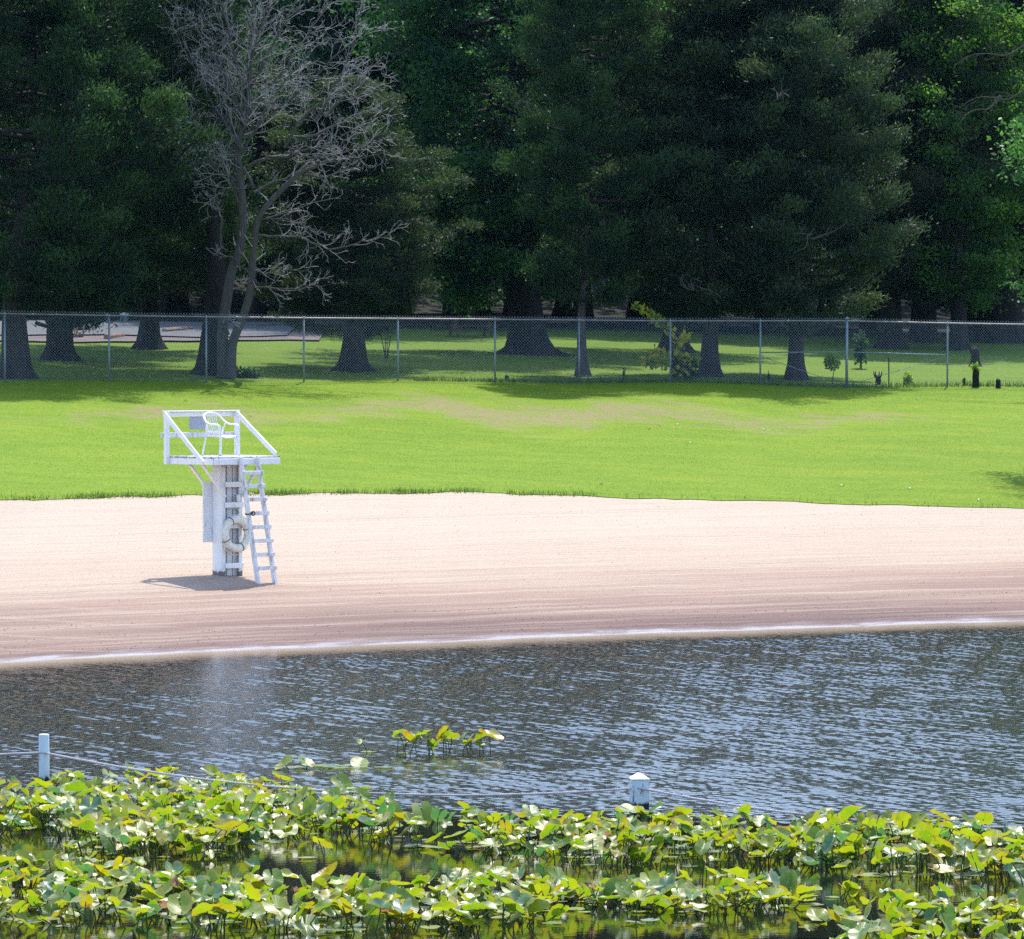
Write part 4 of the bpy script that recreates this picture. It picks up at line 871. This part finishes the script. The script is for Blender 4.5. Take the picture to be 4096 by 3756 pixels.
aL2 = np.array([aL[0] - 8, 66.5, .5]); aR2 = np.array([aR[0] + 7.2, 56.2, .42])
line = np.concatenate([rope_line(aL2, aL, .16, 60)[:-1], rope_line(aL, aR, .26, 130)[:-1], rope_line(aR, aR2, .32, 110)])
seg = np.concatenate([[0], np.cumsum(np.linalg.norm(np.diff(line, axis=0), axis=1))]); ss = np.arange(0, seg[-1], .022); fine = np.stack([np.interp(ss, seg, line[:, q]) for q in range(3)], -1)
tn = np.gradient(fine, axis=0); tn /= np.linalg.norm(tn, axis=1)[:, None]; n1 = np.cross(tn, [0, 0, 1.0]); n1 /= np.linalg.norm(n1, axis=1)[:, None]; n2 = np.cross(n1, tn); m = MB()
for k_ in range(3):
    ph = ss / .11 * 2 * math.pi + k_ * 2.094; m.tube(fine + .0075 * (np.cos(ph)[:, None] * n1 + np.sin(ph)[:, None] * n2), .0085, 6)
rope = tag(m.build('swim_rope', M['rope'], None, True), 'twisted pale rope slung between the two lake posts', 'rope')

# ------------------------------------------------------------------ water lilies
def lily_mat(name, a, b, tr, blot=None, bt=(.6, .7), tf=.40, rough=.43):
    k = N(name); p = k.pos(); f = k.noise(p, 2.4, 3); c = k.ramp(f, [(.35, a), (.65, b)])
    vein = k.math('MULTIPLY', k.mr(k.math('SINE', k.math('MULTIPLY', k.attr('ang'), 19.0)), .80, 1.0, 0, .10), k.mr(k.attr('rad'), .1, .5))
    c = k.mix(vein, c, tuple(min(1, x * 1.6) for x in b))
    c = k.mix(k.mr(k.math('ABSOLUTE', k.math('SUBTRACT', k.attr('ang'), 3.1416)), .10, .02, 0, .6), c, tuple(x * .45 for x in a))
    if blot:
        g = k.noise(p, 11, 4, .7); e = k.math('ADD', g, k.math('MULTIPLY', k.attr('rad'), .12)); c = k.mix(k.mr(e, bt[0], bt[1]), c, blot)
    fl = k.noise(p, 60, 2, .6); c = k.mix(k.mr(fl, .66, .72, 0, .75), c, (.34, .26, .05))
    ed = k.math('MULTIPLY', k.mr(k.attr('rad'), .78, .97), k.mr(k.noise(p, 7, 3), .48, .60)); c = k.mix(k.math('MULTIPLY', ed, .8), c, (.30, .17, .06))
    k.col(c); k.set(rough, .75); k.translucent(k.mix(1.0, c, tr, 'MULTIPLY'), tf)
    h = k.math('SINE', k.math('MULTIPLY', k.attr('ang'), 26.0)); bp = k.n('ShaderNodeBump'); bp.inputs['Distance'].default_value = .003; bp.inputs['Strength'].default_value = .15; k.l(h, bp.inputs['Height']); k.l(bp.outputs[0], k.b.inputs['Normal'])
    return k.m
LM = [lily_mat('lily_green', (.075, .155, .012), (.125, .205, .016), (2.4, 2.2, .5), (.30, .24, .02), (.68, .80)),
      lily_mat('lily_lime', (.145, .215, .011), (.210, .255, .015), (2.1, 2.0, .5), (.34, .24, .02), (.68, .80)),
      lily_mat('lily_yellow', (.20, .23, .012), (.30, .27, .015), (1.8, 1.7, .6), (.24, .10, .02), (.62, .74)),
      lily_mat('lily_blue_green', (.05, .125, .055), (.085, .17, .08), (1.8, 2.3, 1.0), (.2, .2, .05), (.74, .82), .3, .40),
      lily_mat('lily_brown', (.30, .17, .085), (.46, .32, .22), (1.4, 1.1, .8), (.12, .05, .03), (.55, .67), .25, .5)]
k = N('lily_stalk'); k.col(k.ramp(k.noise(k.pos(), 6, 2), [(.3, (.035, .05, .016)), (.7, (.075, .105, .025))])); k.set(.5, .4); LMS = k.m
def lily_leaf(seed, mat, curl=1.0):
    r = np.random.default_rng(seed); na, nr = 26, 5; an = np.linspace(.14, 2 * math.pi - .14, na)   # notch at angle 0
    L, Wd = r.uniform(.125, .165), r.uniform(.105, .135); rads = np.linspace(0, 1, nr + 1)[1:]; vs = [[0, 0, 0]]; A = [3.14]; Rr = [0]
    fold = r.uniform(.15, .75) * curl; wav = r.uniform(.006, .022) * curl; ph = r.random(3) * 6.28; cup = r.uniform(-.35, .9) * curl; tip = r.uniform(-.6, .6) * curl; nick = r.uniform(0, .09, na) * (r.random(na) < .15)
    for q in rads:
        for i, t_ in enumerate(an):
            heart = 1.0 + .22 * math.exp(-((t_ - .55) / .45) ** 2) + .22 * math.exp(-((2 * math.pi - t_ - .55) / .45) ** 2) + .10 * math.exp(-((t_ - math.pi) / .22) ** 2)
            rr = q * heart * (1 - nick[i] * (q > .8)); x_ = -math.cos(t_) * L * rr; y_ = math.sin(t_) * Wd * rr
            z = fold * abs(y_) * .75 + cup * (x_ * x_ + y_ * y_) * 2.2 + tip * x_ * abs(x_) * 1.6 + wav * q ** 2 * (1.3 * math.sin(2 * t_ + ph[0]) + .8 * math.sin(5 * t_ + ph[1]) + .25 * math.sin(11 * t_ + ph[2]) * q); 
            vs.append([x_, y_ * math.cos(fold * .5), z]); A.append(t_); Rr.append(q)
    f3 = [[0, 1 + i, 2 + i] for i in range(na - 1)]; f4 = []
    for k_ in range(nr - 1):
        o_ = 1 + k_ * na
        for i in range(na - 1): f4.append([o_ + i, o_ + na + i, o_ + na + i + 1, o_ + i + 1])
    return mesh('leaf', vs, [np.array(f4), np.array(f3)], mat, True, {'ang': A, 'rad': Rr})
LEAF = [[lily_leaf(100 * q + i, LM[q], 1.0 if q < 4 else 1.9) for i in range(7)] for q in range(5)]
FLAT = [[lily_leaf(900 + 10 * q + i, LM[q], .10) for i in range(3)] for q in range(5)]
def inpoly(x_, y_, poly):
    c_ = False; j = len(poly) - 1
    for i in range(len(poly)):
        if (poly[i][1] > y_) != (poly[j][1] > y_) and x_ < (poly[j][0] - poly[i][0]) * (y_ - poly[i][1]) / (poly[j][1] - poly[i][1]) + poly[i][0]: c_ = not c_
        j = i
    return c_
def foot(xd, yd):
    r_ = ray(xd * 2.0328, yd * 2.0328); D = -CH / r_[2]; return np.array([r_[0] * D, D, 0])
POLY = {
 'back': [(-60, 1595), (100, 1580), (270, 1562), (450, 1572), (560, 1580), (680, 1600), (760, 1630), (870, 1650), (960, 1643), (1250, 1648), (1400, 1652), (1600, 1642), (1830, 1660), (2080, 1675), (2080, 1752), (1900, 1737), (1700, 1718), (1500, 1708), (1300, 1708), (1100, 1703), (1000, 1690), (850, 1668), (700, 1650), (560, 1640), (490, 1645), (470, 1685), (350, 1695), (190, 1695), (150, 1652), (-60, 1645)],
 'front': [(-60, 1738), (150, 1735), (300, 1745), (480, 1758), (620, 1772), (850, 1778), (1000, 1792), (1095, 1808), (1010, 1832), (700, 1838), (300, 1832), (-60, 1828)],
 'mid': [(850, 1762), (950, 1750), (1100, 1768), (1300, 1765), (1500, 1760), (1565, 1775), (1540, 1800), (1300, 1803), (1150, 1795), (1000, 1785)],
 'right': [(1745, 1792), (1840, 1785), (2070, 1812), (2070, 1885), (1640, 1890), (1650, 1845), (1735, 1838)]}
BED = {'back': ('the long back bed', 168, 5.0), 'front': ('the lower left bed', 66, 5.2), 'mid': ('the middle patch', 30, 4.4), 'right': ('the lower right patch', 24, 4.6)}
LOOK = ['green', 'lime green', 'yellowing', 'blue green', 'brown curled']
STALKS = {}
def lily(pos, nl, spread, hr, probs, label, group, r, floaty=.14):
    t = thing('water_lily', label, 'water lily', pos, 0, group)
    for i in range(nl):
        q = r.choice(5, p=probs); flat = r.random() < floaty
        a_ = r.random() * 6.28; d_ = spread * math.sqrt(r.random()); lx, ly_ = d_ * math.cos(a_), d_ * math.sin(a_)
        if flat:
            z_ = .012 + .004 * i; rot = Matrix.Rotation(r.random() * 6.28, 4, 'Z') @ Matrix.Rotation(r.normal(0, .03), 4, 'X'); me_ = FLAT[q if q < 4 else 0][r.integers(3)]
        else:
            z_ = r.uniform(*hr); tilt = min(abs(r.normal(.38, .32)), 1.25)
            rot = Matrix.Rotation(r.random() * 6.28, 4, 'Z') @ Matrix.Rotation(tilt * (1 if r.random() < .8 else -1), 4, 'Y') @ Matrix.Rotation(r.normal(0, .25), 4, 'X'); me_ = LEAF[q][r.integers(7)]
        sc_ = r.uniform(.44, .90) + .25 * (r.random() < .2)
        if q == 4: sc_ *= .62
        lf = bpy.data.objects.new('leaf', me_); COL.objects.link(lf); lf.parent = t
        lf.matrix_local = Matrix.Translation((lx, ly_, z_)) @ rot @ Matrix.Scale(sc_, 4)
        if not flat:
            b_ = np.array([lx * .45 + r.normal(0, .05), ly_ * .45 + r.normal(0, .05), -.12]); e_ = np.array([lx, ly_, z_]); md = (b_ + e_) / 2 + [r.normal(0, .02), r.normal(0, .02), .03]
            MB().tube(smooth_path(np.array([b_, md, e_]), 3), np.linspace(.0085, .006, 7), 6, False).build('stalk', LMS, t, True)
    return t
rl = np.random.default_rng(77); PR = {0: [.57, .34, .03, .05, .01], 1: [.28, .59, .06, .06, .01], 2: [.22, .44, .26, .05, .03], 3: [.45, .24, .02, .28, .01]}
for bed, poly in POLY.items():
    nm, cnt, avg = BED[bed]; avg *= {'mid': 1.5, 'right': 1.5}.get(bed, 1.85); xs_ = [p[0] for p in poly]; ys_ = [p[1] for p in poly]; placed = []; tries = 0
    A, B = foot(0, min(ys_)), foot(0, max(ys_))
    md_ = {'back': .42, 'front': .40, 'mid': .36, 'right': .36}[bed]
    while len(placed) < cnt and tries < 40000:
        tries += 1; D = rl.uniform(B[1], A[1]); yd = (VH + F * CH / D) / 2.0328; xd = rl.uniform(min(xs_), max(xs_))
        if not inpoly(xd, yd, poly): continue
        p = foot(xd, yd)
        if any((p[0] - q[0]) ** 2 + (p[1] - q[1]) ** 2 < md_ ** 2 for q in placed):
            if tries % 400 == 0: md_ *= .96
            continue
        placed.append(p)
    for p in placed:
        w_ = rl.choice(4, p=[.40, .32, .16, .12]); w_ = int(w_)
        lab = {0: 'water lily with mostly green upright leaves in ', 1: 'water lily with mostly lime green leaves in ', 2: 'water lily with yellowing blotched leaves in ', 3: 'water lily with mostly blue green leaves in '}[w_] + nm
        hi = .33 if bed == 'back' else .27
        lily(p, int(np.clip(rl.poisson(avg), 5, 14)), .36, (.05, {'mid': .22, 'right': .24}.get(bed, hi)), PR[w_], lab, f'{LOOK[w_]} water lilies in {nm}', rl)
# small group out in open water, and floating pads
for i, (xd, yd, nl, lab) in enumerate([(722, 1482, 2, 'small low water lily at the left end of the lone clump in open water'), (790, 1482, 3, 'yellow topped water lily in the lone clump, left of its middle'), (812, 1488, 4, 'yellow broad leaved water lily at the front of the lone clump'), (848, 1484, 4, 'green and silver water lily in the middle of the lone clump'), (885, 1481, 4, 'small leaved green water lily right of the middle of the lone clump'), (920, 1482, 4, 'tall yellow leaved water lily in the right part of the lone clump'), (950, 1483, 3, 'low silver water lily at the right end of the lone clump')]):
    lily(foot(xd, yd), nl, .11, (.12, .30), PR[2 if i in (1, 2, 5) else 0], lab, None, rl, .1)
for xd, yd, lab in [(600, 1512, 'flat lily pads floating left of the sinking stalks in open water'), (680, 1510, 'flat lily pads with one raised tip in open water behind the back bed'), (730, 1509, 'flat lily pads at the right end of the floating row in open water')]:
    lily(foot(xd, yd), 4, .35, (.03, .08), PR[0], lab, None, rl, .85)
for xd, yd, lab in [(640, 1690, 'lone water lily with a yellow leaf in the dark open water'), (1640, 1768, 'single upright lily leaf in the open water at the right'), (1655, 1752, 'floating pad beside the single upright leaf at the right'), (560, 1655, 'low pale water lily at the edge of the back bed near the open water'), (1240, 1815, 'brown and green water lily at the edge of the middle patch'), (1420, 1800, 'drooping yellow and brown water lily in front of the middle patch')]:
    lily(foot(xd, yd), 3, .2, (.05, .28), PR[2], lab, None, rl, .4)
print('objects', len(bpy.data.objects))


# ------------------------------------------------------------------ thin summer air
hm = bpy.data.materials.new('air'); hm.use_nodes = True; nt = hm.node_tree; nt.nodes.remove(nt.nodes['Principled BSDF'])
pv = nt.nodes.new('ShaderNodeVolumePrincipled'); pv.inputs['Density'].default_value = .00003; pv.inputs['Color'].default_value = (.28, .66, 1.0, 1); pv.inputs['Anisotropy'].default_value = 0
nt.links.new(pv.outputs[0], nt.nodes['Material Output'].inputs['Volume'])
hb = MB(); hb.box((-230, -80, -3.6), (230, 520, 52), .01)
tag(hb.build('haze', hm), 'thin bluish summer air over the lake and park', 'haze', None, 'stuff')
